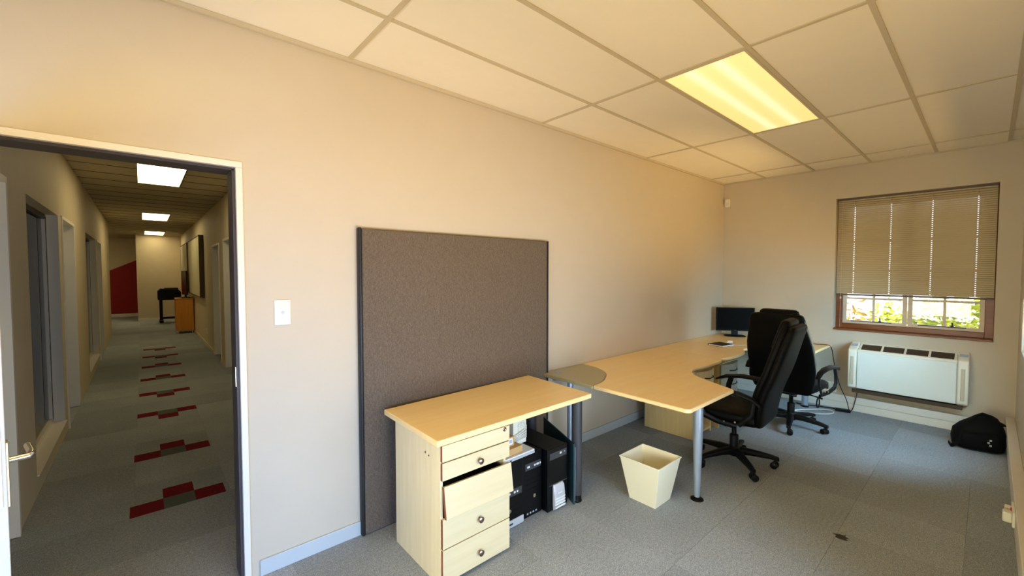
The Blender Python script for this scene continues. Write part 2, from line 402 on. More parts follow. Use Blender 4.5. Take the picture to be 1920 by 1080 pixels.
# skirting and trunking
struct(build('baseboard_left', B(.432, XW-.07, YW-.014, YW-.0005, 0, .085), 'skirt', bevel=.003), 'pale grey skirting along the long wall', 'skirting')
def trunking(name, label, prof_box, grooves):
    o = struct(build(name, prof_box, 'trunk', bevel=.004), label, 'trunking'); return o
tr = MB(); tr.box(XW-.062, XW-.0005, YR+.06, YW-.001, 0, .083); tr.box(XW-.066, XW-.0005, YR+.06, YW-.001, .088, .165); tr.box(XW-.055, XW-.0005, YR+.06, YW-.001, .08, .09)
trunking('trim_3', 'two-compartment white cable trunking along the window wall', tr, 0)
tr = MB(); tr.box(1.5, XW-.001, YR+.0005, YR+.055, 0, .105); tr.box(1.5, XW-.001, YR+.0005, YR+.06, .11, .215); tr.box(1.5, XW-.001, YR+.0005, YR+.05, .10, .12)
trunking('trim_4', 'white cable trunking running along the side wall', tr, 0)

# ------------------------------------------------------------------ doorway and door leaf
d1 = sempty('door_1', 'open white office door with its cream steel frame', 'door')
build('frame_jamb', B(.363, .393, YW-.012, YW+WT+.012, 0, 2.128), 'frame_paint', d1, bevel=.003)
build('frame_jamb', B(-.515, -.485, YW-.012, YW+WT+.012, 0, 2.128), 'frame_paint', d1, bevel=.003)
build('frame_head', B(-.515, .393, YW-.012, YW+WT+.012, 2.128, 2.158), 'frame_paint', d1, bevel=.003)
build('rebate_strip', MB().box(.350, .3632, YW+.012, YW+WT+.006, 0, 2.115).box(-.4852, -.472, YW+.045, YW+WT+.006, 0, 2.115).box(-.472, .350, YW+.012, YW+WT+.006, 2.115, 2.1282), 'jamb_dark', d1, bevel=.002)
build('strike_plate', B(.3475, .3502, YW+.02, YW+.05, 1.02, 1.12), 'chrome', d1)
ang = math.atan2(-.155, .988)
# leaf swings into the room, hinged at the far side of the opening; local +x runs from hinge to free edge
hx, hy = -.475, YW-.016
dirv = Vector((-.302-hx, 1.712-hy)); la = math.atan2(dirv.y, dirv.x)
lf = build('door_leaf', B(0, .80, -.02, .02, .008, 2.11), 'door_paint', d1, (hx, hy, 0), (0, 0, la), bevel=.002)
build('latch_plate', B(.7995, .802, -.011, .011, .98, 1.20), 'chrome', lf)
for s in (-1, 1):
    hp = build('handle_plate', B(.715, .76, min(s*.02, s*.028), max(s*.02, s*.028), .96, 1.14), 'chrome', lf, bevel=.003)
    lv = MB(); lv.tube([(.737, s*.026, 1.085), (.737, s*.05, 1.085), (.737, s*.062, 1.085), (.725, s*.070, 1.085), (.70, s*.072, 1.085), (.62, s*.072, 1.083)], [.009]*6, 10)
    build('lever', lv, 'chrome', lf, smooth=40)
for z in (.25, 1.05, 1.85): build('hinge', MB().cyl((0, 0, z), (0, 0, z+.1), .008), 'chrome', lf, (-.006, -.02, 0), smooth=40)

# ------------------------------------------------------------------ corridor
struct(build('wall_corridor_left', wall_y(YW+WT, 14.6, CX0-.18, CX0, 0, H+.15,
       [(2.95, 3.88, 0, 2.17), (4.50, 6.02, .13, 2.16), (6.20, 7.22, 0, 2.18), (8.68, 10.48, .14, 2.19), (10.66, 11.66, 0, 2.2)]), 'wall_corr'),
       'corridor partition wall with tall glazed openings and recessed doors', 'wall')
struct(build('wall_corridor_right', wall_y(YW+WT, 20.9, CX1, CX1+.18, 0, H+.15, [(7.62, 8.5, 0, 2.16), (9.02, 9.95, 0, 2.13)]), 'wall_corr'),
       'corridor wall carrying pin boards and recessed doors', 'wall')
struct(build('wall_corridor_end', B(-.12, CX1, CYE, CYE+.2, 0, H+.15), 'wall_corr'), 'yellow-lit cream wall closing the far end of the corridor', 'wall')
we = struct(build('wall_lobby', B(-3.2, 1.2, 20.7, 20.9, 0, H+.15), 'wall_corr'), 'far lobby wall painted with a red diagonal block', 'wall')
pp = MB(); pp.prism([(-2.6, .12), (.1, .12), (.1, 2.18), (-2.6, .75)], 0, .004); pp.v = [(x, 20.6995-z, y) for x, y, z in pp.v]
build('red_paint', pp, 'red_wall', we)
build('skirting', B(-3.0, .1, 20.682, 20.699, 0, .11), 'white_trim', we)
struct(build('wall_lobby_left', B(-3.2, -3.0, 14.4, 20.7, 0, H+.15), 'wall_corr'), 'lobby side wall beyond the corridor', 'wall')
struct(build('wall_lobby_near', B(-3.0, CX0-.18, 14.4, 14.6, 0, H+.15), 'wall_corr'), 'lobby wall behind the glazed offices', 'wall')
struct(build('baseboard_corridor_end', B(-.12, CX1, CYE-.014, CYE-.0005, 0, .10), 'white_trim'), 'white skirting at the corridor end wall', 'skirting')
struct(build('baseboard_corridor_right', MB().box(CX1-.012, CX1-.0005, 2.67, 7.58, 0, .07).box(CX1-.012, CX1-.0005, 8.54, 8.98, 0, .07).box(CX1-.012, CX1-.0005, 9.99, CYE-.02, 0, .07), 'wall_corr'), 'low skirting along the corridor pin-board wall', 'skirting')
# dark glazed offices behind the left partition
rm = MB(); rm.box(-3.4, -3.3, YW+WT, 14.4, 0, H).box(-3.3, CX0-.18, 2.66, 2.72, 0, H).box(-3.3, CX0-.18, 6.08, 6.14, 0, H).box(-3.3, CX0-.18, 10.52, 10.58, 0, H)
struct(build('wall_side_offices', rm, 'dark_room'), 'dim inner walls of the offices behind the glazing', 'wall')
struct(build('floor_side_offices', B(-3.3, CX0, YW+WT, 14.4, -.08, -.004), 'carpet'), 'dark floor of the offices behind the glazing', 'floor')
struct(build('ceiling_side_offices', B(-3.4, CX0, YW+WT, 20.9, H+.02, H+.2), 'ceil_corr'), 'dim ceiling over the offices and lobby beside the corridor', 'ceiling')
struct(build('floor_side_right', B(CX1, 2.7, 7.3, 10.3, -.08, -.004), 'carpet'), 'dim floor behind the doors of the pin-board wall', 'floor')  # added to stop outside light leaking in under the doors
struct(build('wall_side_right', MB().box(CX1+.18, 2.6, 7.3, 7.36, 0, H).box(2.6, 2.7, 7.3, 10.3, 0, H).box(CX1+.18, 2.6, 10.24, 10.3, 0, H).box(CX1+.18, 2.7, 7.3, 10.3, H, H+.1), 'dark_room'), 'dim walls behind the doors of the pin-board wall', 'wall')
# corridor floor
cf = struct(build('floor_corridor', B(CX0, CX1, YW+WT, CYE, -.08, -.008), 'carpet'), 'corridor floor of dark grey carpet tiles with red inlays', 'floor')
carpet(cf, CX0, CX1, YW+WT, CYE, -.6+.0, 2.61)
struct(build('floor_lobby', B(-3.0, CX0, 14.4, 20.9, -.08, 0), 'carpet'), 'grey carpet of the lobby beyond the corridor', 'floor')
struct(build('floor_lobby_end', B(CX0, CX1, CYE, 20.9, -.08, 0), 'carpet'), 'grey carpet in front of the red lobby wall', 'floor')
P = .175
pc = None
for k, (y, far) in enumerate([(3.655, 1), (4.725, 1), (6.14, 0), (7.20, 0), (8.20, 1), (9.30, 1), (10.42, 0), (11.45, 0)]):
    xo = -.098+.012*k
    for (x, yy, m) in ((xo, y, 'red_carpet'), (xo+2*P, y, 'red_carpet'), (xo+P, y+P if far else y-P, 'red_carpet'), (xo+P, y, 'teal_carpet')):
        build('carpet_inlay', B(x, x+P, yy, yy+P, -.001, .0012), m, cf)
# corridor ceiling
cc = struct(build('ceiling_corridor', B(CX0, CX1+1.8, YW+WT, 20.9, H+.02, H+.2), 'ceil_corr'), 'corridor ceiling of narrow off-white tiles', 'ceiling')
CL = [(-.02, .45, 6.27, 7.82), (.03, .5, 11.63, 13.18), (.09, .58, 16.75, 18.3)]
yv = [YW+WT]
y = 3.08
while y < 20.6: yv.append(y); y += .5325
yv.append(20.7)
for a, b in zip(yv, yv[1:]):
    hit = [c for c in CL if c[2] < b-.02 and c[3] > a+.02]
    xl, xr = (CX0, CX1) if a < 14.3 else (CX0, CX1)
    if hit:
        c = hit[0]; segs = [(xl, c[0], a, b), (c[1], xr, a, b)]
        if a < c[2]: segs.append((c[0], c[1], a, c[2]))
        if b > c[3]: segs.append((c[0], c[1], c[3], b))
    else: segs = [(xl, xr, a, b)]
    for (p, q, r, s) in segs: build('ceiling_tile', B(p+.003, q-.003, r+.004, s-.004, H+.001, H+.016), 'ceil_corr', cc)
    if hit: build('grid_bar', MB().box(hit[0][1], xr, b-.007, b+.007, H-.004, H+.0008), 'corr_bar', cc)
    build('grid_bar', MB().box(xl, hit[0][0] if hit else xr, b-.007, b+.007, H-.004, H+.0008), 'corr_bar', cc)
for i, (a, b, c, d) in enumerate(CL):
    t = thing('ceiling_light', ['bright white light panel in the corridor ceiling just past the doorway', 'bright light panel in the corridor ceiling between the glazed offices and pin boards',
              'smallest-looking light panel by the corridor end wall'][i], 'ceiling light', ((a+b)/2, (c+d)/2, H), PI/2, 'corridor ceiling lights')
    hx_, hy_ = (d-c)/2, (b-a)/2; w = .012; fr = MB()
    fr.box(-hx_, hx_, -hy_, -hy_+w, -.01, .012).box(-hx_, hx_, hy_-w, hy_, -.01, .012).box(-hx_, -hx_+w, -hy_+w, hy_-w, -.01, .012).box(hx_-w, hx_, -hy_+w, hy_-w, -.01, .012)
    build('frame', fr, 'jamb_dark', t); build('diffuser', B(-hx_+w, hx_-w, -hy_+w, hy_-w, -.004, .006), 'lamp_corr', t)
t = thing('ceiling_light', 'light panel in the lobby ceiling round the corner from the corridor', 'ceiling light', (-2.0, 18.6, H))  # added lamp, out of view, brightening the red lobby wall
build('frame', B(-.8, .8, -.27, .27, -.004, .012), 'jamb_dark', t); build('diffuser', B(-.78, .78, -.25, .25, -.01, -.003), 'lamp_corr', t)
# corridor windows and doors in the left partition
def corr_window(n, y0, y1, z0, z1, label):
    w = sempty('window_%d' % n, label, 'window'); xg = CX0-.11
    fr = MB(); t = .045
    build('frame_bar', B(xg-.03, xg+.03, y0, y0+t, z0+.04, z1), 'white_trim', w, bevel=.003)
    build('frame_bar', B(xg-.03, xg+.03, y1-t, y1, z0+.04, z1), 'white_trim', w, bevel=.003)
    build('frame_bar', B(xg-.03, xg+.03, y0+t, y1-t, z1-t, z1), 'jamb_dark', w, bevel=.003)
    build('frame_bar', B(xg-.03, xg+.03, y0+t, y1-t, z0+.012, z0+.055), 'frame_paint', w, bevel=.003)
    build('gasket', B(xg+.03, xg+.033, y1-t-.001, y1-t+.008, z0+.05, z1-.02), 'edge_black', w)
    build('pane', B(xg-.004, xg+.004, y0+t, y1-t, z0+.05, z1-t), 'glass_dim', w)
    build('sill', B(CX0-.18, CX0+.012, y0, y1, z0, z0+.012), 'frame_paint', w, bevel=.002)
    build('reveal_lining', B(CX0-.078, CX0-.002, y1-.006, y1, z0+.012, z1), 'white_trim', w)
corr_window(1, 4.50, 6.02, .13, 2.16, 'tall corridor window showing a dark office behind it')
corr_window(2, 8.68, 10.48, .14, 2.19, 'tall corridor window beyond the recessed grey door')
def corr_door(n, side, y0, y1, z1, label):
    x = CX0 if side < 0 else CX1; s = side
    d = sempty('door_%d' % n, label, 'door')
    def xb(a, b, *r): return B(min(x+s*a, x+s*b), max(x+s*a, x+s*b), *r)
    build('frame_jamb', xb(-.012, .15, y0, y0+.035, 0, z1-.035), 'frame_paint', d, bevel=.003)
    build('frame_jamb', xb(-.012, .15, y1-.035, y1, 0, z1-.035), 'white_trim', d, bevel=.003)
    build('frame_head', xb(-.012, .15, y0, y1, z1-.035, z1), 'frame_paint', d, bevel=.003)
    lf = build('door_leaf', xb(.10, .14, y0+.037, y1-.037, .006, z1-.037), 'skirt', d, bevel=.002)
    build('handle', MB().tube([(x+s*.10, y0+.10, 1.05), (x+s*.05, y0+.10, 1.05), (x+s*.045, y0+.12, 1.05), (x+s*.045, y0+.22, 1.05)], .009, 8), 'chrome', lf, smooth=40)
corr_door(2, -1, 2.95, 3.88, 2.17, 'recessed door in cream frame opposite the office doorway')
corr_door(3, -1, 6.20, 7.22, 2.18, 'recessed pale grey door between the corridor windows')
corr_door(4, -1, 10.66, 11.66, 2.2, 'recessed door beyond the second corridor window')
corr_door(5, 1, 7.62, 8.5, 2.16, 'grey corridor door nearest the office in the pin-board wall')
corr_door(6, 1, 9.02, 9.95, 2.13, 'grey corridor door next to the pin boards')
# pin boards
def pinboard(y0, y1, z0, z1, label):
    t = thing('pin_board', label, 'pin board', (CX1, (y0+y1)/2, (z0+z1)/2), 0, 'corridor pin boards')
    hy_, hz = (y1-y0)/2, (z1-z0)/2
    build('panel', B(-.085, -.001, -hy_+.02, hy_-.02, -hz+.02, hz-.02), 'glass_board', t)
    for a in (B(-.09, -.001, -hy_, -hy_+.025, -hz, hz), B(-.09, -.001, hy_-.025, hy_, -hz, hz), B(-.09, -.001, -hy_+.025, hy_-.025, hz-.025, hz), B(-.09, -.001, -hy_+.025, hy_-.025, -hz, -hz+.025)):
        build('frame_bar', a, 'board_edge', t)
pinboard(11.45, 14.35, 1.05, 2.43, 'large pale pin board with dark frame near the corridor doors')
pinboard(14.75, 17.2, 1.05, 2.44, 'pale pin board behind the dark screen on the cabinet')
ws = thing('wall_socket', 'small white wall socket low beneath the corridor pin board', 'socket', (CX1, 11.15, .33))
build('plate', B(-.008, -.001, -.06, .06, -.06, .06), 'cream_plastic', ws, bevel=.002); build('rocker', B(-.012, -.008, -.03, .03, .01, .035), 'cream_plastic', ws)
# corridor cabinet, screen, plotter
cb = thing('cabinet', 'orange-brown wooden cabinet standing against the corridor wall', 'cabinet', (.835, 14.25, 0))
build('body', B(-.185, .185, -.25, .25, .075, .905), 'oak_orange', cb, bevel=.004)
build('top', B(-.195, .195, -.26, .26, .905, .93), 'oak_orange', cb, bevel=.004)
build('door', B(-.19, -.186, -.235, -.005, .09, .895), 'oak_orange', cb); build('door', B(-.19, -.186, .005, .235, .09, .895), 'oak_orange', cb)
for sx in (-1, 1):
    for sy in (-1, 1): build('foot', MB().cyl((sx*.15, sy*.2, 0), (sx*.15, sy*.2, .075), .014, .02), 'light_plastic', cb, smooth=40)
sc = thing('display_screen', 'black flat screen standing on the corridor cabinet seen edge-on', 'screen', (.86, 14.25, .93), math.radians(8))
build('panel', B(-.02, .02, -.24, .24, .08, .72), 'black_gloss', sc, bevel=.006); build('base', B(-.10, .10, -.16, .16, 0, .018), 'black', sc, bevel=.004); build('neck', B(.0, .03, -.04, .04, .018, .2), 'black', sc)
pl = thing('plotter', 'black wide plotter on an open stand by the corridor end wall', 'plotter', (.72, 17.4, 0))
build('body', MB().prism_y([(-.36, .74), (.22, .74), (.22, .98), (.16, 1.06), (-.28, 1.10), (-.36, 1.02)], -.3, .3), 'black', pl, bevel=.02)
build('lid', B(-.25, .15, -.28, .28, 1.06, 1.115), 'black', pl, bevel=.01); build('display', B(-.27, -.2, -.29, -.22, 1.10, 1.125), 'light_plastic', pl)
for sx in (-.28, .16):
    build('leg', B(sx-.04, sx+.04, -.05, .05, .10, .74), 'black', pl, bevel=.006); build('foot', B(sx-.05, sx+.05, -.28, .28, .02, .10), 'black', pl, bevel=.01)
build('crossbar', B(-.24, .12, -.02, .02, .12, .19), 'black', pl)

# ------------------------------------------------------------------ window in the end wall
w = sempty('window_3', 'brown timber window with cream casements in the end wall', 'window')
xa, xb_ = XW+.135, XW+.215
FB = .062
build('frame_bar', B(xa-.02, xb_, WY0, WY0+FB, WZ0+.02, WZ1), 'window_wood', w, bevel=.004)
build('frame_bar', B(xa-.02, xb_, WY1-FB, WY1, WZ0+.02, WZ1), 'window_wood', w, bevel=.004)
build('frame_bar', B(xa-.02, xb_, WY0+FB, WY1-FB, WZ1-FB, WZ1), 'window_wood', w, bevel=.004)
build('frame_bar', B(xa-.02, xb_, WY0+FB, WY1-FB, WZ0+.02, WZ0+.075), 'window_wood', w, bevel=.004)
build('sill', B(XW-.018, xb_+.02, WY0+.001, WY1-.001, WZ0, WZ0+.02), 'window_wood', w, bevel=.004)
ymid = (WY0+WY1)/2
for (a, b) in ((WY0+FB, ymid-.004), (ymid+.004, WY1-FB)):
    z0, z1 = WZ0+.075, WZ1-FB; t = .036
    sm = MB(); sm.box(xa+.005, xa+.045, a, a+t, z0, z1).box(xa+.005, xa+.045, b-t, b, z0, z1).box(xa+.005, xa+.045, a+t, b-t, z0, z0+t).box(xa+.005, xa+.045, a+t, b-t, z1-t, z1)
    s = build('casement', sm, 'sash_paint', w, bevel=.003)
    ym = (a+b)/2; zs = [z0+t+(z1-t-z0-t)*i/4 for i in range(5)]
    zs = [z0+t, z0+t+.262, z0+t+.262+.33, z0+t+.262+.66, z1-t]
    build('muntin', B(xa+.012, xa+.038, ym-.011, ym+.011, z0+t, z1-t), 'sash_paint', s)
    for zz in zs[1:-1]: build('muntin', MB().box(xa+.0125, xa+.0375, a+t, ym-.011, zz-.011, zz+.011).box(xa+.0125, xa+.0375, ym+.011, b-t, zz-.011, zz+.011), 'sash_paint', s)
    for c, d in ((a+t, ym-.011), (ym+.011, b-t)):
        for e, f_ in zip(zs, zs[1:]): build('pane', B(xa+.022, xa+.026, c, d, e+(.011 if e != zs[0] else 0), f_-(.011 if f_ != zs[-1] else 0)), 'glass', s)
    st = MB(); st.tube([(xa, ym+.20, z0+.03), (xa-.005, ym+.05, z0+.032), (xa, ym-.16, z0+.03)], .005, 6); st.lathe([(.012, 0), (.014, .012), (.006, .02), (.006, .035), (.010, .045), (0.001, .05)], 10, (xa-.004, ym-.06, z0+.03))
    build('casement_stay', st, 'dark_post', s, smooth=40)
# venetian blind
bl = thing('venetian_blind', 'beige aluminium venetian blind lowered over the window', 'blind', (XW+.078, ymid, 0))
hw = (WY1-WY0)/2-.008
build('head_rail', B(-.014, .014, -hw, hw, WZ1-.035, WZ1-.008), 'blind', bl, bevel=.003)
build('valance', B(-.02, -.015, -hw, hw, WZ1-.022, WZ1-.002), 'blind_rail', bl)  # dark strip standing for the shadow at the blind's head
build('bottom_rail', B(-.013, .013, -hw, hw, 1.333, 1.352), 'blind_rail', bl, bevel=.004)
HY = [1.056-ymid, .739-ymid, .412-ymid, .089-ymid]
def slat_mesh():
    mb = MB(); tilt = math.radians(63); prof = []
    for k, u in enumerate((-.0125, -.003, .003, .0125)):
        bow = .0035*(1-(u/.0125)**2)
        prof.append((u*math.cos(tilt)-bow*math.sin(tilt), u*math.sin(tilt)+bow*math.cos(tilt)))
    ys = [-hw]
    for h in sorted(HY): ys += [h-.0045, h+.0045]
    ys.append(hw)
    for k in range(3):
        for i in range(len(ys)-1):
            if k == 1 and i % 2 == 1: continue
            (x0, z0), (x1, z1) = prof[k], prof[k+1]; t = (-.0004*math.sin(tilt), .0004*math.cos(tilt))
            vs = [(x0, ys[i], z0), (x1, ys[i], z1), (x1, ys[i+1], z1), (x0, ys[i+1], z0)]
            mb.add(vs, [(0, 1, 2, 3)])
    return mb
NS = 51; zt, zb = WZ1-.048, 1.366
sl = None
for i in range(NS):
    z = zt+(zb-zt)*i/(NS-1)
    if sl is None: sl = build('slat', slat_mesh(), 'blind', bl, (0, 0, z), smooth=60)
    else: copy_mesh(sl, bl, (0, 0, z))
for h in HY: build('ladder_cord', MB().tube([(-.013, h+.007, 1.35), (-.013, h+.007, WZ1-.03)], .0009, 4), 'cord', bl)
pcd = build('pull_cord', MB().tube([(-.016, hw-.045, WZ1-.03), (-.018, hw-.045, .86)], .0013, 5), 'cord', bl)
build('tassel', MB().lathe([(.003, 0), (.008, .004), (.007, .025), (.002, .032)], 8, (-.018, hw-.045, 1.29)), 'cord', pcd, smooth=40)
build('tassel', MB().lathe([(.004, 0), (.011, .006), (.009, .024), (.002, .032)], 8, (-.018, hw-.045, .845)), 'cord', pcd, smooth=40)

# outside
struct(build('ground', B(XW+.25, 40, -25, 25, -.6, -.5), 'pave'), 'sunlit pale paving outside the window', 'ground')
def bush(name, label, loc, rx, ry, rz, n, mat, seed):
    rnd = random.Random(seed); t = thing(name, label, 'shrub', loc, 0, 'shrubs outside the window')
    mb = MB()
    for _ in range(n):
        while True:
            p = Vector((rnd.uniform(-1, 1), rnd.uniform(-1, 1), rnd.uniform(-1, 1)))
            if .25 < p.length < 1: break
        c = Vector((p.x*rx, p.y*ry, p.z*rz)); a = Vector((rnd.gauss(0, 1), rnd.gauss(0, 1), rnd.gauss(0, .6))).normalized()
        b = a.orthogonal(); b.rotate(Matrix.Rotation(rnd.uniform(0, 6.3), 3, a)); nn = a.cross(b)
        L, wd = rnd.uniform(.09, .17), rnd.uniform(.025, .045)
        vs = [c, c+a*L*.35+b*wd*.5+nn*.006, c+a*L*.75+b*wd*.35, c+a*L-nn*.015, c+a*L*.75-b*wd*.35, c+a*L*.35-b*wd*.5+nn*.006, c+a*L*.5-nn*.004]
        mb.add([tuple(v) for v in vs], [(0, 1, 6), (1, 2, 6), (2, 3, 6), (3, 4, 6), (4, 5, 6), (5, 0, 6)])
    f = build('foliage', mb, mat, t); f['kind'] = 'stuff'
    st = MB(); base = -loc[2]-.5
    for k in range(5):
        a = k*1.25; st.tube([(.05*math.cos(a), .05*math.sin(a), base), (rx*.3*math.cos(a), ry*.3*math.sin(a), base*.4), (rx*.5*math.cos(a), ry*.5*math.sin(a), rz*.2)], [.02, .014, .006], 6)
    build('stem', st, 'bark', t, smooth=40)
bush('leafy_shrub', 'dense yellow-green sunlit shrub filling the window casement beside the side wall', (8.1, .15, .65), .7, .75, .75, 1500, 'leaf_green', 1)
bush('leafy_shrub', 'sparse yellow-tinged shrub outside the casement nearer the desks', (8.0, 1.55, .72), .5, .5, .6, 260, 'leaf_warm', 2)
bush('leafy_shrub', 'pale feathery shrub against the glare behind the window mullion', (9.4, 1.05, .75), .4, .35, .45, 260, 'leaf_green', 3)

# ------------------------------------------------------------------ wall fittings
ac = thing('fan_coil_unit', 'cream wall-hung air conditioning unit beneath the window', 'air conditioner', (XW, .57, 0))
prof = [(-.001, .27), (-.175, .298), (-.195, .315), (-.205, .72), (-.19, .742), (-.001, .80)]
build('body', MB().prism_y([(-.001, .27), (-.165, .296), (-.183, .315), (-.186, .715), (-.001, .785)], -.39, .39), 'ac_body', ac, bevel=.004)
build('front_panel', B(-.206, -.184, -.385, .385, .305, .712), 'ac_panel', ac, bevel=.006)
for s in (-1, 1):
    y0, y1 = (s*.388, s*.468) if s > 0 else (s*.468, s*.388)
    e = build('end_cap', MB().prism_y([(-.001, .268), (-.17, .29), (-.2, .312), (-.212, .70), (-.2, .735), (-.17, .752), (-.001, .806)], y0, y1), 'ac_body', ac, bevel=.012, seg=3)
    yc = s*.428
    build('grip_groove', B(-.2135, -.205, yc-.014, yc+.014, .345, .66), 'ac_groove', e, bevel=.006)
    m = MB(); m.box(-.03, .03, -.03, .03, -.001, .002)
    build('control_pad', m, 'ac_blue', e, (-.10, yc, .778), (0, -.30, 0), bevel=.001)
gr = MB(); th = -math.atan2(.785-.715, .185)
build('outlet_recess', B(-.078, .078, -.372, .372, -.003, .006), 'ac_dark', ac, (-.094, 0, .7515), (0, th, 0))
for k in range(5):
    yy = -.372+.744*k/4; build('outlet_divider', B(-.08, .08, yy-.009, yy+.009, -.004, .014), 'ac_body', ac, (-.094, 0, .7515), (0, th, 0), bevel=.002)
build('outlet_rail', B(.070, .088, -.388, .388, -.004, .016), 'ac_body', ac, (-.094, 0, .7515), (0, th, 0), bevel=.003)
build('outlet_rail', B(-.094, -.072, -.388, .388, -.004, .016), 'ac_body', ac, (-.094, 0, .7515), (0, th, 0), bevel=.003)
for k in range(4):
    build('louvre', B(-.05+.03*k, -.046+.03*k, -.37, .37, .0, .011), 'ac_dark', ac, (-.094, 0, .7515), (0, th, 0))
build('underside_tray', B(-.17, -.01, -.43, .43, .245, .285), 'ac_dark', ac, bevel=.004)  # dark box standing for the shade beneath the unit

sw = thing('light_switch', 'cream single light switch on the wall beside the doorway', 'light switch', (.563, YW, 1.39))
build('plate', B(-.040, .040, -.009, -.0005, -.068, .068), 'cream_plastic', sw, bevel=.003)
build('module', B(-.036, .036, -.0105, -.009, -.040, .040), 'cream_plastic', sw, bevel=.001); build('button', MB().cyl((0, -.0105, 0), (0, -.014, 0), .009), 'skirt', sw, smooth=40)
ps = thing('motion_sensor', 'small white motion sensor high in the room corner', 'sensor', (XW-.02, YW-.055, 2.52))
build('body', MB().loft([((0, 0, 0), (1, 0, 0), (0, 1, 0), .018, .026), ((0, 0, .02), (1, 0, 0), (0, 1, 0), .021, .032), ((0, 0, .085), (1, 0, 0), (0, 1, 0), .021, .032), ((0, 0, .105), (1, 0, 0), (0, 1, 0), .016, .028)], 16), 'cream_plastic', ps, smooth=40)
build('lens', B(-.024, -.0205, -.02, .02, .02, .06), 'light_plastic', ps, bevel=.002)
so = thing('wall_socket', 'cream double wall socket above the trunking behind the office chair', 'socket', (XW, 1.245, .232))
build('plate', B(-.009, -.0005, -.075, .075, -.06, .06), 'cream_plastic', so, bevel=.003); build('plug', B(-.04, -.009, .0, .045, -.03, .015), 'black', so, bevel=.005)
so = thing('power_socket', 'white trunking socket with red switch at the side wall', 'socket', (3.86, YR+.06, .163))
build('plate', B(-.09, .09, .0005, .012, -.045, .045), 'cream_plastic', so, bevel=.003); build('plug', B(-.075, -.015, .012, .05, -.03, .03), 'cream_plastic', so, bevel=.008); build('switch', B(-.005, .012, .012, .018, .005, .035), 'red_plastic', so)
build('plug_adapter', B(.02, .07, .012, .04, -.028, .028), 'cream_plastic', so, bevel=.006)

# ------------------------------------------------------------------ partition screen
bd = thing('partition_screen', 'tall brown-grey fabric partition screen leaning against the long wall', 'partition', (0, 0, 0))
build('fabric_panel', B(.985, 2.574, 2.467, 2.503, .0, 1.868), 'fabric', bd, bevel=.014, seg=3)
build('edge_trim', B(.966, .986, 2.463, 2.506, .0, 1.872), 'edge_black', bd, bevel=.009, seg=3)
build('edge_trim', B(2.573, 2.586, 2.463, 2.506, .0, 1.868), 'edge_black', bd, bevel=.006, seg=3)

# ------------------------------------------------------------------ front desk with drawers
fd = thing('drawer_desk', 'small maple desk with a drawer pedestal in front of the partition screen', 'desk', (0, 0, 0))
TZ = .770
top = [(1.074, 1.777), (2.306, 1.789), (2.340, 2.457), (1.087, 2.411)]
build('desk_top', MB().prism(top, TZ-.032, TZ), 'maple', fd, bevel=.004, seg=3)
yF = 1.800; px0, px1, yB = 1.103, 1.553, 2.295; zt_ = TZ-.0325
build('side_panel', B(px0, px0+.016, yF+.0, yB, 0.0, zt_), 'maple_pale', fd, bevel=.0015)
build('side_panel', B(px1-.016, px1, yF+.018, yB, 0.0, zt_), 'maple_pale', fd, bevel=.0015)
build('back_panel', B(px0+.016, px1-.016, yB-.016, yB, 0.02, zt_), 'maple_pale', fd)
build('bottom_panel', B(px0+.016, px1-.016, yF+.02, yB-.016, 0.02, .036), 'maple_pale', fd)
fz = [(.648, .735), (.552, .645), None, (.199, .357), (.020, .196)]
for i, q in enumerate(fz):
    if q is None: continue
    z0, z1 = q; x0 = px0+.016 if i else px0+.016
    f = build('drawer_front', B(px0+.004, px1, yF-.016, yF, z0+.0015, z1-.0015), 'maple_front', fd, bevel=.0015)
    build('edge_band', B(px0+.0025, px0+.004, yF-.016, yF, z0+.002, z1-.002), 'edge_black' if 0 else 'window_wood', f)
    if i: build('knob', MB().lathe([(.006, 0), (.005, .012), (.0155, .015), (.017, .022), (.012, .026), (.001, .027)], 18), 'knob_metal', f, (1.337, yF-.016, {1: .596, 3: .277, 4: .094}[i]), (PI/2, 0, 0), smooth=50)
    else: build('lock', MB().lathe([(.012, 0), (.012, .004), (.009, .005), (.004, .003), (.001, .003)], 16), 'knob_metal', f, (1.515, yF-.016, .72), (PI/2, 0, 0), smooth=40)
    if i in (1, 3, 4): build('drawer_box', MB().box(px0+.03, px0+.042, yF, yB-.03, z0+.015, z1-.03).box(px1-.042, px1-.03, yF, yB-.03, z0+.015, z1-.03).box(px0+.042, px1-.042, yF, yB-.03, z0+.015, z0+.021), 'black', f)
# the loose drawer front hangs out at its lower edge
f = build('drawer_front', B(-.225, .225, -.016, 0, -.158, 0), 'maple_front', fd, (1.338, yF-.004, .518), (math.radians(-9), math.radians(1.0), math.radians(.5)), bevel=.0015)
build('edge_band', B(-.2265, -.225, -.016, 0, -.158, 0), 'window_wood', f)
db = MB(); db.box(px0+.03, px0+.042, yF+.02, yB-.03, .375, .50).box(px1-.042, px1-.03, yF+.02, yB-.03, .375, .50).box(px0+.042, px1-.042, yF+.02, yB-.03, .372, .378).box(px0+.042, px1-.042, yF+.02, yF+.03, .378, .47)
build('drawer_box', db, 'black', fd)
build('peg_hole', MB().cyl((px0-.0015, 1.945, .655), (px0+.001, 1.945, .655), .006, n=10), 'dark_post', fd); build('peg_hole', MB().cyl((px0-.0015, 1.91, .648), (px0+.001, 1.91, .648), .005, n=10), 'dark_post', fd)
for (x, y) in ((2.262, 1.880), (2.285, 2.36)):
    l = build('leg', MB().cyl((x, y, .05), (x, y, TZ-.033), .036, n=24), 'dark_post', fd, smooth=40)
    build('foot', MB().lathe([(.036, 0), (.037, .006), (.034, .012), (.034, .05)], 24, (x, y, 0)), 'black', l, smooth=40)
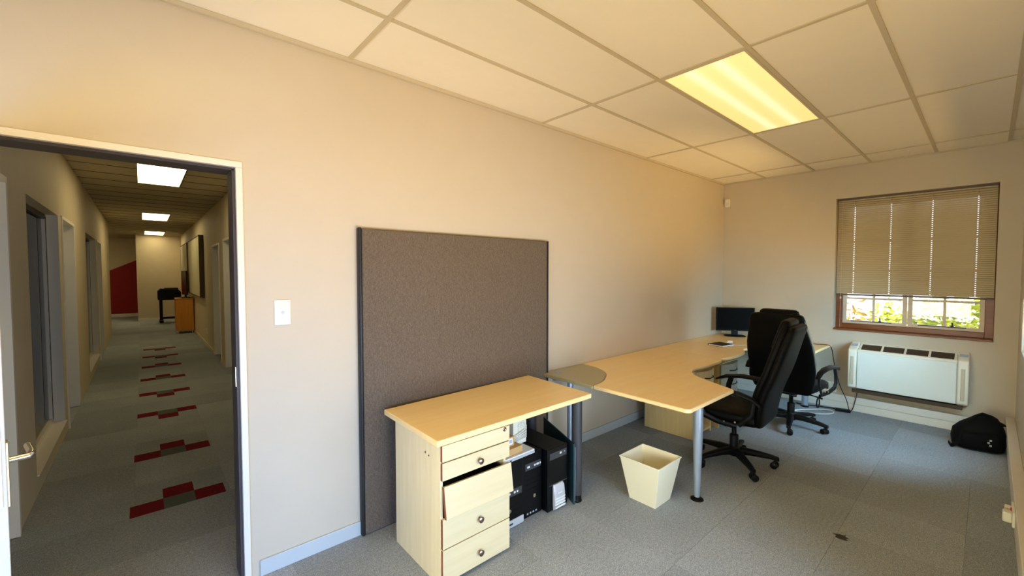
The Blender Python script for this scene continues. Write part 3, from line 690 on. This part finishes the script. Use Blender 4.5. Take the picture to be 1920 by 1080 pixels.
build('top_bracket', B(2.20, 2.32, 1.84, 1.92, TZ-.038, TZ-.0325), 'dark_post', fd)

# ------------------------------------------------------------------ computers and boxes under the desk
def tower(name, label, x0, x1, y0, y1, h, kind):
    t = thing(name, label, 'computer', ((x0+x1)/2, y0, 0), 0, 'computer towers under the drawer desk'); hw_ = (x1-x0)/2; d = y1-y0
    build('case', B(-hw_+.002, hw_-.002, .02, d, .008, h-.004), 'black_pc', t, bevel=.003)
    f = build('front_bezel', B(-hw_, hw_, 0, .021, .006, h), 'black_pc', t, bevel=.005)
    for sx in (-1, 1):
        for yy in (.04, d-.04): build('foot', B(sx*hw_*.7-.012, sx*hw_*.7+.012, yy-.012, yy+.012, 0, .008), 'black', t)
    if kind == 3:
        build('drive_bay', B(-hw_+.018, hw_-.012, -.002, .001, h-.075, h-.03), 'dark_post', f, bevel=.001)
        build('port', B(.018, .032, -.004, -.001, h-.053, h-.041), 'light_plastic', f); build('port', B(.058, .068, -.004, -.001, h-.050, h-.043), 'silver_plastic', f)
        p = MB(); p.m = Matrix.Translation((-.018, 0, 0)); p.loft([((.012, -.006, .012), (1, 0, 0), (0, 1, 0), .044, .006), ((.012, -.014, .05), (1, 0, 0), (0, 1, 0), .052, .012), ((.012, -.016, .11), (1, 0, 0), (0, 1, 0), .053, .014), ((.012, -.012, .165), (1, 0, 0), (0, 1, 0), .052, .010), ((.012, -.006, .182), (1, 0, 0), (0, 1, 0), .046, .005)], 20, 5)
        pl_ = build('vent_panel', p, 'silver_plastic', f, smooth=40)
        for k in range(4): build('vent_rib', B(-.056, .044, -.033+.001*k, -.026, .028+.019*k, .041+.019*k), 'light_plastic', pl_, bevel=.003)
        build('power_button', B(-.026, .014, -.033, -.028, .125, .135), 'light_plastic', pl_, bevel=.002)
        build('crossbar', B(-hw_+.012, hw_-.008, -.003, .001, .178, .185), 'dark_post', f)
        for k in range(3): build('indicator', B(-.03+.024*k, -.018+.024*k, -.002, 0, .014, .02), 'silver_plastic' if k else 'red_plastic', f)
    else:
        zb = h-.11 if kind == 2 else h-.225
        build('drive_bay', B(-hw_+.02, hw_-.012, -.002, .001, zb, zb+.045), 'dark_post', f, bevel=.001)
        for k, (a, b) in enumerate(((-.05, -.026), (.012, .026), (.034, .056), (.064, .074)) if kind == 2 else ((-.03, -.014), (.014, .028), (.038, .05))):
            build('port', B(a, b, -.004, -.001, zb+.016, zb+.028), 'light_plastic', f)
        build('power_button', MB().lathe([(.013, 0), (.013, .004), (.008, .006), (.001, .005)], 18), 'chrome', f, (.018 if kind == 2 else -.02, 0, .135 if kind == 2 else .115), (PI/2, 0, 0), smooth=40)
        for k in range(3): build('groove', B(-hw_+.02, hw_-.012, -.001, .001, zb-.06-.035*k, zb-.058-.035*k), 'black', f)
        if kind == 1: 
            b_ = build('base_strip', B(-hw_-.001, hw_+.001, -.006, .002, .008, .055), 'silver_plastic', f, bevel=.003); build('badge', B(-.03, 0.004, -.0075, -.005, .026, .037), 'dark_post', b_)
        else:
            for k in range(4): build('indicator', B(-.05+.026*k, -.038+.026*k, -.002, .0, .026, .036), 'silver_plastic', f)
    return t
tower('computer_tower', 'black computer tower with a silver base strip beside the drawer pedestal', 1.607, 1.800, 1.935, 2.38, .428, 1)
tower('computer_tower', 'plain black computer tower in the middle of the three under the desk', 1.806, 1.978, 1.945, 2.40, .428, 2)
tower('computer_tower', 'black computer tower with a silver ribbed vent panel next to the dark post leg', 1.984, 2.182, 1.895, 2.34, .428, 3)
lp = thing('laptop', 'closed silver laptop lying on the computer towers', 'laptop', (1.735, 2.06, .4285), math.radians(1))
build('base', B(-.16, .16, -.135, .115, .0, .017), 'silver_plastic', lp, bevel=.004); build('lid', B(-.159, .159, -.134, .114, .017, .028), 'light_plastic', lp, bevel=.003)
for k in range(3): build('port', B(-.12+.03*k, -.105+.03*k, -.1365, -.134, .005, .012), 'black', lp)
bx = thing('cardboard_box', 'flat brown cardboard box lying on the laptop', 'box', (1.70, 2.03, .457), math.radians(3))
build('carton', B(-.105, .105, -.085, .095, 0, .042), 'kraft', bx, bevel=.002)
bx = thing('cardboard_box', 'brown cardboard box with a white label stacked on another flat box', 'box', (1.68, 2.05, .4995), math.radians(3))
build('carton', B(-.08, .08, -.075, .08, 0, .06), 'kraft', bx, bevel=.002); lb = build('shipping_label', B(.018, .064, -.0762, -.075, .012, .052), 'paper', bx); build('print', B(.026, .056, -.0768, -.0762, .022, .044), 'lilac_print', lb)
bx = thing('white_box', 'tall white box with outlined lettering standing on the computers', 'box', (1.862, 2.10, .457), math.radians(-2))
build('carton', B(-.042, .072, -.05, .07, 0, .272), 'box_white', bx, bevel=.002)
def text_mesh(txt, size, mat, parent, loc, rot, depth=.0008, offset=0):
    cu = bpy.data.curves.new('lettering', 'FONT'); cu.body = txt; cu.size = size; cu.extrude = 0; cu.dimensions = '3D'; cu.fill_mode = 'FULL'; cu.bevel_depth = .0011; cu.bevel_resolution = 1
    o = bpy.data.objects.new('lettering_source', cu); COL.objects.link(o)
    me = bpy.data.meshes.new_from_object(o.evaluated_get(bpy.context.evaluated_depsgraph_get())); bpy.data.objects.remove(o)
    me.materials.clear(); me.materials.append(MATS[mat]); t = bpy.data.objects.new('lettering', me); link(t, parent); t.location = loc; t.rotation_euler = rot; return t
text_mesh('TBL', .088, 'print_grey', bx, (.058, -.0503, .048), (PI/2, -PI/2, 0))
bx = thing('storage_box', 'narrow grey-green box standing behind the cardboard boxes', 'box', (1.735, 2.26, .4285))
build('carton', B(-.045, .02, -.08, .08, 0, .25), 'box_grey', bx, bevel=.002)
ck = thing('cable_bundle', 'coiled white cable wrapped around the tall white box', 'cable', (1.878, 2.085, .457))
for k in range(5):
    pts = []; z = .03+.014*k
    for i in range(24):
        a = 2*PI*i/24; pts.append((.068*math.copysign(abs(math.cos(a))**.6, math.cos(a)), .073*math.copysign(abs(math.sin(a))**.6, math.sin(a))+.022, z+.022*math.cos(a)*(1+.3*k)*.6+.004*math.sin(3*a+k)))
    build('cable_turn', MB().tube(pts, .0035, 6, close=True), 'cable_white', ck, smooth=50)
tp = thing('case_panel', 'dark teal metal sheet with silver edge beside the post leg', 'panel', (2.207, 1.858, 0), math.atan2(.55, .245))
build('sheet', B(0, .56, -.004, .004, .0, .425), 'teal_sheet', tp, bevel=.001); build('edge_strip', B(-.002, .014, -.010, -.004, .02, .40), 'silver_plastic', tp, bevel=.002); build('edge_strip', B(-.004, 0, -.006, .006, 0, .425), 'teal_sheet', tp)
build('handle_slot', B(.22, .30, -.007, -.004, .37, .40), 'silver_plastic', tp, bevel=.002)

# ------------------------------------------------------------------ the two corner desks
def arc(c, r, a0, a1, n): return [(c[0]+r*math.cos(a0+(a1-a0)*i/n), c[1]+r*math.sin(a0+(a1-a0)*i/n)) for i in range(n+1)]
def smooth_poly(pts, n=6):
    out = []
    k = len(pts)
    for i in range(k-1):
        p0 = Vector(pts[max(i-1, 0)]); p1 = Vector(pts[i]); p2 = Vector(pts[i+1]); p3 = Vector(pts[min(i+2, k-1)])
        for j in range(n):
            t = j/n; out.append(tuple(.5*((2*p1)+(-p0+p2)*t+(2*p0-5*p1+4*p2-p3)*t*t+(-p0+3*p1-3*p2+p3)*t**3)))
    out.append(tuple(pts[-1])); return out
DZ = .750; DT = .028
k1 = thing('corner_desk', 'curved maple corner desk with a grey end section and silver leg', 'desk', (0, 0, 0))
YB = YW-.004
end_arc = smooth_poly([(3.08, YB), (3.06, 2.33), (2.97, 2.16), (2.84, 2.06), (2.69, 1.985), (2.535, 1.955)], 6)
front = smooth_poly([(3.20, 1.208), (3.232, 1.225), (3.32, 1.39), (3.42, 1.565), (3.54, 1.668), (3.68, 1.712), (3.84, 1.702), (4.05, 1.692), (4.20, 1.70), (4.318, 1.74)], 5)
main = [(2.55, 1.205)]+front+[(4.345, YB)]+[(x+.002, y) for x, y in end_arc]+[(2.528, 1.23)]
build('desk_top', MB().prism(main, DZ-DT, DZ), 'maple', k1, bevel=.009, seg=3)
build('end_section', MB().prism([(2.530, YB), (2.530, 1.962)]+[(x-.002, y) for x, y in end_arc[::-1]], DZ-DT, DZ), 'desk_grey', k1, bevel=.006, seg=3)
gm = build('grommet', MB().lathe([(.034, 0), (.034, .004), (.026, .005), (.024, .002), (.001, .0015)], 20, (2.66, 2.42, DZ)), 'silver', k1, smooth=40)
def silver_leg(parent, x, y, taper=True, rtop=.033, rbot=.018):
    l = build('leg', MB().lathe([(rbot, .02), (rbot*1.3, .12), (rtop*.95, .42), (rtop, .55), (rtop, DZ-DT-.001)] if taper else [(rtop*.75, .02), (rtop*.75, DZ-DT-.001)], 20, (x, y, 0)), 'silver', parent, smooth=40)
    build('foot', MB().lathe([(.044, 0), (.043, .006), (.02, .012), (.008, .022)], 24, (x, y, 0)), 'black', l, smooth=40)
silver_leg(k1, 2.912, 1.325); silver_leg(k1, 2.665, 2.29, False)
build('frame_rail', B(2.60, 4.28, 2.40, 2.43, DZ-DT-.035, DZ-DT-.001), 'silver', k1)
build('support_panel', B(4.315, 4.333, 1.95, 2.46, 0, DZ-DT-.001), 'maple_dim', k1)
k2 = thing('corner_desk', 'curved maple corner desk in the room corner carrying the monitor', 'desk', (0, 0, 0))
front2 = smooth_poly([(4.330, 1.74), (4.44, 1.702), (4.67, 1.695), (4.85, 1.715), (4.96, 1.765), (5.06, 1.79), (5.18, 1.755), (5.29, 1.63), (5.38, 1.45), (5.46, 1.24), (5.50, 1.222)], 5)
build('desk_top', MB().prism(front2+[(6.14, 1.218), (6.165, 1.24), (6.165, YB), (4.357, YB)], DZ-DT, DZ), 'maple', k2, bevel=.009, seg=3)
silver_leg(k2, 5.93, 1.42, False, .045); silver_leg(k2, 6.05, 2.42, False)
build('frame_rail', B(4.45, 6.02, 2.40, 2.43, DZ-DT-.035, DZ-DT-.001), 'silver', k2)

def pedestal(name, label, x0, x1, y0, y1, h, body, front_m, opened):
    t = thing(name, label, 'drawer unit', (x0, y0, 0)); wd, dp = x1-x0, y1-y0
    build('side_panel', B(0, .016, 0, dp, .0, h), body, t, bevel=.0015); build('side_panel', B(wd-.016, wd, 0, dp, .0, h), body, t, bevel=.0015)
    build('back_panel', B(.016, wd-.016, dp-.016, dp, .0, h), body, t); build('top_panel', B(.016, wd-.016, 0, dp-.016, h-.016, h), body, t)
    build('bottom_panel', B(.016, wd-.016, .0, dp-.016, .035, .055), body, t)
    n = 3; zs = [h*.36, h*.57, h*.78, h-.002]
    if not opened: zs = [.06]+zs
    for a, b in zip(zs, zs[1:]):
        f = MB(); sec = []
        poly = [(0, 0)]+[(wd*i/10, -.018-.045*math.sin(PI*i/10)) for i in range(11)]+[(wd, 0)]
        f.prism(poly, a+.002, b-.002)
        o = build('drawer_front', f, front_m, t, smooth=30)
        build('bow_handle', MB().tube([(wd*.28, -.055, (a+b)/2+.005), (wd*.4, -.078, (a+b)/2), (wd*.6, -.078, (a+b)/2), (wd*.72, -.055, (a+b)/2+.005)], .005, 6), 'black', o, smooth=40)
    return t
pedestal('drawer_pedestal', 'maple drawer pedestal with open bottom shelf under the corner desk', 3.915, 4.30, 1.825, 2.345, .66, 'maple_dim', 'maple_dim', True)
pedestal('drawer_pedestal', 'grey-fronted drawer pedestal under the desk that carries the monitor', 4.42, 4.84, 1.80, 2.32, .66, 'maple_dim', 'ped_grey', False)

# ------------------------------------------------------------------ things on the desk
mn = thing('monitor', 'black flat computer monitor on the corner desk by the wall', 'monitor', (5.955, 2.235, DZ), math.atan2(-2.235, -5.955)+math.radians(12))
build('screen_housing', B(-.03, .012, -.232, .232, .072, .385), 'black', mn, bevel=.005)
build('display', B(.0119, .0135, -.222, .222, .088, .376), 'screen', mn)
build('neck', B(-.035, -.012, -.04, .04, .012, .12), 'black', mn, bevel=.006)
build('base', MB().loft([((-.01, 0, 0), (1, 0, 0), (0, 1, 0), .09, .13), ((-.01, 0, .008), (1, 0, 0), (0, 1, 0), .09, .13), ((-.012, 0, .016), (1, 0, 0), (0, 1, 0), .07, .11)], 24, 3.5), 'black', mn, smooth=40)
build('power_light', B(.0125, .0145, -.004, .004, .078, .082), 'light_plastic', mn)
nb = thing('notebook', 'black hardcover notebook lying on the corner desk', 'notebook', (5.075, 2.055, DZ), math.radians(-11))
build('pages', B(-.108, .108, -.09, .088, .003, .017), 'paper', nb); build('cover', MB().box(-.112, .112, -.09, .094, .017, .020).box(-.112, .112, -.09, .094, 0, .003).box(-.112, .112, .090, .094, .003, .017), 'edge_black', nb, bevel=.001)
mg = thing('charger_plug', 'small white charger plug beside the black notebook', 'charger', (5.235, 2.02, DZ), .4)
build('housing', B(-.03, .03, -.028, .028, 0, .045), 'cup', mg, bevel=.008, seg=3); build('pin', MB().cyl((-.03, .01, .022), (-.055, .01, .022), .004), 'chrome', mg); build('pin', MB().cyl((-.03, -.012, .022), (-.055, -.012, .022), .004), 'chrome', mg)
sp_ = tag(build('paper_slip', B(-.07, .07, -.035, .035, 0, .0015), 'box_white', None, (5.27, 1.93, DZ+.0003), (0, 0, -.25)), 'narrow paper slip lying near the white charger plug', 'paper')

# ------------------------------------------------------------------ waste bin
wb = thing('waste_bin', 'cream square tapered waste bin on the carpet beside the silver desk leg', 'waste bin', (2.674, 1.553, 0))
def sq(h, z): return [(-h, -h, z), (h, -h, z), (h, h, z), (-h, h, z)]
m = MB(); m.rings([sq(.001, .004), sq(.098, .004), sq(.148, .304), sq(.1505, .304), sq(.1005, 0), sq(.001, 0)], cap=False)
build('bin_body', m, 'bin', wb, bevel=.002)
m = MB(); m.rings([sq(.147, .296), sq(.147, .306), sq(.154, .306), sq(.154, .296)], cap=False, close=True)
build('rim', m, 'bin', wb, bevel=.002)

# ------------------------------------------------------------------ office chairs
def office_chair(label, loc, head, base_ang, lean, scale=1.0, width=.27):
    t = thing('office_chair', label, 'office chair', (loc[0], loc[1], 0), head, 'black office chairs')
    # five-star base
    build('hub', MB().lathe([(.045, .07), (.05, .085), (.045, .135), (.03, .15)], 20), 'black', t, smooth=40)
    for k in range(5):
        a = base_ang-head+2*PI*k/5; c, s = math.cos(a), math.sin(a)
        R = .31
        lg = build('base_leg', MB().loft([((.03, 0, .108), (0, 1, 0), (0, 0, 1), .034, .030), ((.12, 0, .108), (0, 1, 0), (0, 0, 1), .030, .026), ((.26, 0, .094), (0, 1, 0), (0, 0, 1), .024, .019), ((R+.018, 0, .080), (0, 1, 0), (0, 0, 1), .019, .016)], 14, 3.2), 'black', t, (0, 0, 0), (0, 0, a), smooth=45)
        cs = MB(); cs.cyl((R, 0, .085), (R, 0, .05), .010, n=8)
        sa = 1.1*k
        for q in (-1, 1):
            dx, dy = math.cos(sa), math.sin(sa)
            p0 = Vector((R-.012*math.sin(sa), .012*math.cos(sa), .027)); n_ = Vector((dx, dy, 0))
            cs.tube([p0+n_*q*.005, p0+n_*q*.010, p0+n_*q*.027, p0+n_*q*.031], [.022, .0268, .0268, .021], 14)
        cs.loft([((R-.006, 0, .030), (1, 0, 0), (0, 1, 0), .022, .013), ((R-.006, 0, .052), (1, 0, 0), (0, 1, 0), .020, .012), ((R-.006, 0, .060), (1, 0, 0), (0, 1, 0), .010, .008)], 10, 2.5)
        build('caster', cs, 'black', lg, smooth=40)
    build('gas_lift', MB().lathe([(.034, .13), (.034, .24), (.030, .245), (.019, .25), (.019, .37)], 18), 'black', t, smooth=40)
    mech = build('tilt_mechanism', MB().loft([((0, 0, .345), (1, 0, 0), (0, 1, 0), .10, .07), ((-.01, 0, .365), (1, 0, 0), (0, 1, 0), .15, .09), ((-.01, 0, .400), (1, 0, 0), (0, 1, 0), .16, .10)], 16, 5), 'black', t, smooth=40)
    build('tension_knob', MB().tube([(.06, 0, .35), (.06, 0, .30)], .028, 12), 'black', mech, smooth=40)
    build('tilt_lever', MB().tube([(.02, -.07, .365), (.02, -.20, .355), (.02, -.27, .345)], [.006, .006, .011], 8), 'black', mech, smooth=40)
    # seat, lofted front to back
    U, V = (0, 1, 0), (0, 0, 1)
    build('seat', MB().loft([((.262, 0, .440), U, V, .20, .018), ((.258, 0, .441), U, V, .235, .034), ((.235, 0, .450), U, V, .25, .048), ((.14, 0, .459), U, V, .258, .056), ((-.05, 0, .456), U, V, .26, .056), ((-.2, 0, .452), U, V, .25, .056), ((-.245, 0, .45), U, V, .23, .045), ((-.252, 0, .45), U, V, .19, .025)], 28, 4), 'leather', t, smooth=50)
    build('seat_shell', MB().loft([((-.01, 0, .395), (1, 0, 0), (0, 1, 0), .21, .20), ((-.01, 0, .41), (1, 0, 0), (0, 1, 0), .24, .235), ((0, 0, .43), (1, 0, 0), (0, 1, 0), .245, .245)], 24, 5), 'black', t, smooth=45)
    # backrest lofted upward, two layers and a head pad
    ztop = 1.225
    def bc(s):   # centre line of the back
        z = .405+(ztop-.405)*s
        x = -.235-lean*(s**1.15)+.03*math.sin(PI*min(1, s*1.9))*(1 if s < .53 else 0)*.6
        return x, z
    def wdt(s): return width*(.90+.14*math.sin(PI*min(1, s*1.15)))*(1-.10*max(0, s-.6)/.4)
    def back(d0, th, shrink, s0, s1, mat, name, e=4):
        secs = []; ss = [s0, s0+.006, s0+.02, s0+.06]+[s0+.06+(s1-s0-.12)*i/8 for i in range(1, 8)]+[s1-.06, s1-.022, s1-.006, s1]
        n_ = len(ss)
        for i, s in enumerate(ss):
            x, z = bc(s); x2, z2 = bc(min(1, s+.02)); x1, z1 = bc(max(0, s-.02)); tx = Vector((x2-x1, 0, z2-z1)).normalized(); nv = Vector((tx.z, 0, -tx.x))
            f = {0: .72, 1: .88, 2: .96}.get(i, {n_-1: .72, n_-2: .88, n_-3: .96}.get(i, 1)); g = {0: .35, 1: .7, 2: .92}.get(i, {n_-1: .35, n_-2: .7, n_-3: .92}.get(i, 1))
            c = Vector((x, 0, z))+nv*d0
            secs.append((c, (0, 1, 0), nv, wdt(s)*shrink*f, th*g))
        return build(name, MB().loft(secs, 28, e), mat, t, smooth=50)
    back(0, .034, 1.0, 0, .97, 'leather', 'backrest')
    back(.046, .036, .93, .06, .955, 'leather', 'back_cushion')
    back(.062, .040, .74, .72, 1.0, 'leather', 'headrest')
    build('piping', MB().tube([(bc(s)[0]-.004, -wdt(s)*1.0, bc(s)[1]) for s in [.34+.56*i/10 for i in range(11)]], [.004]+[.011]*9+[.004], 8), 'piping_grey', t, smooth=50)  # grey strip painting the highlight along the side of the back
    for q in (-1, 1):
        y = q*(width+.03)
        arm = build('armrest', MB().tube([(-.27, y*.99, .60), (-.22, y, .645), (-.12, y*1.02, .672), (.03, y*1.03, .675), (.17, y*1.02, .655), (.26, y*1.0, .615)], [.020, .027, .034, .036, .032, .013], 10, flat=(.55, 1.0), upv=(0, 0, 1)), 'black', t, smooth=45)
        build('arm_post', MB().tube([(.125, y*1.02, .66), (.15, y*1.03, .58), (.16, y*1.03, .50), (.13, y*1.02, .452), (.03, y*.97, .418), (-.10, y*.88, .398)], [.022, .023, .025, .026, .024, .020], 8, flat=(1.0, .6)), 'black', arm, smooth=45)
        build('arm_bracket', B(-.21, -.03, min(y*.93, y*.99), max(y*.93, y*.99), .42, .60) if 0 else MB().tube([(-.22, y*.96, .62), (-.21, y*.97, .52), (-.12, y*.95, .42)], [.018, .02, .018], 8, flat=(1, .5)), 'black', arm, smooth=45)
        for (bx_, bz) in ((-.10, .445), (-.02, .435)): build('bolt', MB().tube([(bx_, y*.97, bz), (bx_, y*1.02, bz)], .007, 8), 'chrome', arm)
    return t
office_chair('black leather office chair tucked under the curved desk wing, side on', (3.715, 1.385), math.radians(93), math.radians(-135), .215)
c2 = office_chair('black leather office chair facing the corner desk, its back towards the room', (5.07, 1.335), math.radians(-6), math.radians(-168), .17, width=.295)
build('lever_loop', MB().tube([(.0+.035*math.cos(a), -.24, .30+.048*math.sin(a)) for a in [2*PI*i/16 for i in range(16)]], .006, 6, close=True), 'black', c2, smooth=50)

# ------------------------------------------------------------------ bag
bgp = thing('backpack', 'black slumped backpack on the floor in the corner by the trunking', 'backpack', (5.72, .03, 0), math.radians(8))
U, V = (1, 0, 0), (0, 1, 0)
build('body', MB().loft([((0, 0, .004), U, V, .10, .15), ((0, 0, .012), U, V, .125, .165), ((0, 0, .07), U, V, .14, .172), ((0, -.004, .15), U, V, .135, .165), ((.005, -.02, .20), U, V, .12, .14), ((.01, -.04, .245), U, V, .095, .105), ((.015, -.05, .285), U, V, .065, .07), ((.015, -.055, .305), U, V, .03, .035)], 28, 2.8), 'bag', bgp, smooth=60)
build('pocket', MB().loft([((-.135, .0, .02), (0, 1, 0), (1, 0, 0), .11, .02), ((-.15, .0, .05), (0, 1, 0), (1, 0, 0), .125, .025), ((-.15, .0, .13), (0, 1, 0), (1, 0, 0), .12, .025), ((-.135, .0, .165), (0, 1, 0), (1, 0, 0), .10, .015)], 20, 3), 'bag', bgp, smooth=60)
build('flap', MB().loft([((.0, -.09, .235), (1, 0, 0), (0, 0, 1), .07, .02), ((.0, -.14, .245), (1, 0, 0), (0, 0, 1), .055, .014), ((.0, -.165, .238), (1, 0, 0), (0, 0, 1), .03, .006)], 16, 2.5), 'bag', bgp, smooth=60)
build('carry_handle', MB().tube([(-.05, .03, .25), (-.055, .025, .30), (-.04, -.02, .325), (-.02, -.06, .31), (-.01, -.075, .27)], .010, 8, flat=(.5, 1.2)), 'bag', bgp, smooth=50)
build('shoulder_strap', MB().tube([(-.08, .10, .19), (-.15, .12, .12), (-.165, .15, .05), (-.13, .18, .012), (-.04, .185, .012)], .014, 8, flat=(.4, 1.3)), 'bag', bgp, smooth=50)
for k in range(3): build('print_mark', B(-.1775, -.1745, -.062+.012*(k % 2), -.048+.012*(k % 2), .075+.022*k, .090+.022*k), 'bag_print', bgp)

# ------------------------------------------------------------------ cables on the floor by the window wall
def cable(label, pts, r, mat):
    return tag(build('power_cable', MB().tube(smooth_poly(pts, 6), r, 6), mat, smooth=50), label, 'cable', 'cables by the window wall')
cable('looped white cable on the carpet under the rear office chair', [(5.60, 1.50, .007), (5.80, 1.36, .006), (5.93, 1.25, .006), (5.96, 1.16, .006), (5.86, 1.13, .006), (5.75, 1.19, .006), (5.68, 1.30, .006), (5.60, 1.44, .016)], .0055, 'cable_white')
cable('black cable trailing along the carpet towards the trunking', [(5.98, 1.52, .008), (5.99, 1.42, .007), (6.03, 1.33, .007), (6.05, 1.24, .007), (6.08, 1.16, .007), (6.10, 1.12, .007)], .006, 'black')
cable('thin black cable hanging from the desk end down to the floor', [(5.95, 1.46, DZ+.004), (6.0, 1.34, DZ+.004), (6.02, 1.235, DZ+.004), (6.03, 1.195, DZ-.03), (6.05, 1.17, .55), (6.08, 1.12, .30), (6.10, 1.06, .14), (6.11, 1.035, .03), (6.10, 1.03, .006)], .0038, 'black')
cable('thin dark cable dropping from the air conditioner to the trunking', [(6.13, .965, .245), (6.125, .97, .19), (6.12, .985, .10), (6.115, 1.0, .03), (6.08, 1.01, .006)], .005, 'dark_post')
ad = tag(build('power_adapter', B(-.07, .07, -.026, .026, 0, .032), 'black', None, (6.03, 1.075, .0005), (0, 0, math.radians(-75)), bevel=.006), 'black power adapter brick among the floor cables', 'adapter', None)
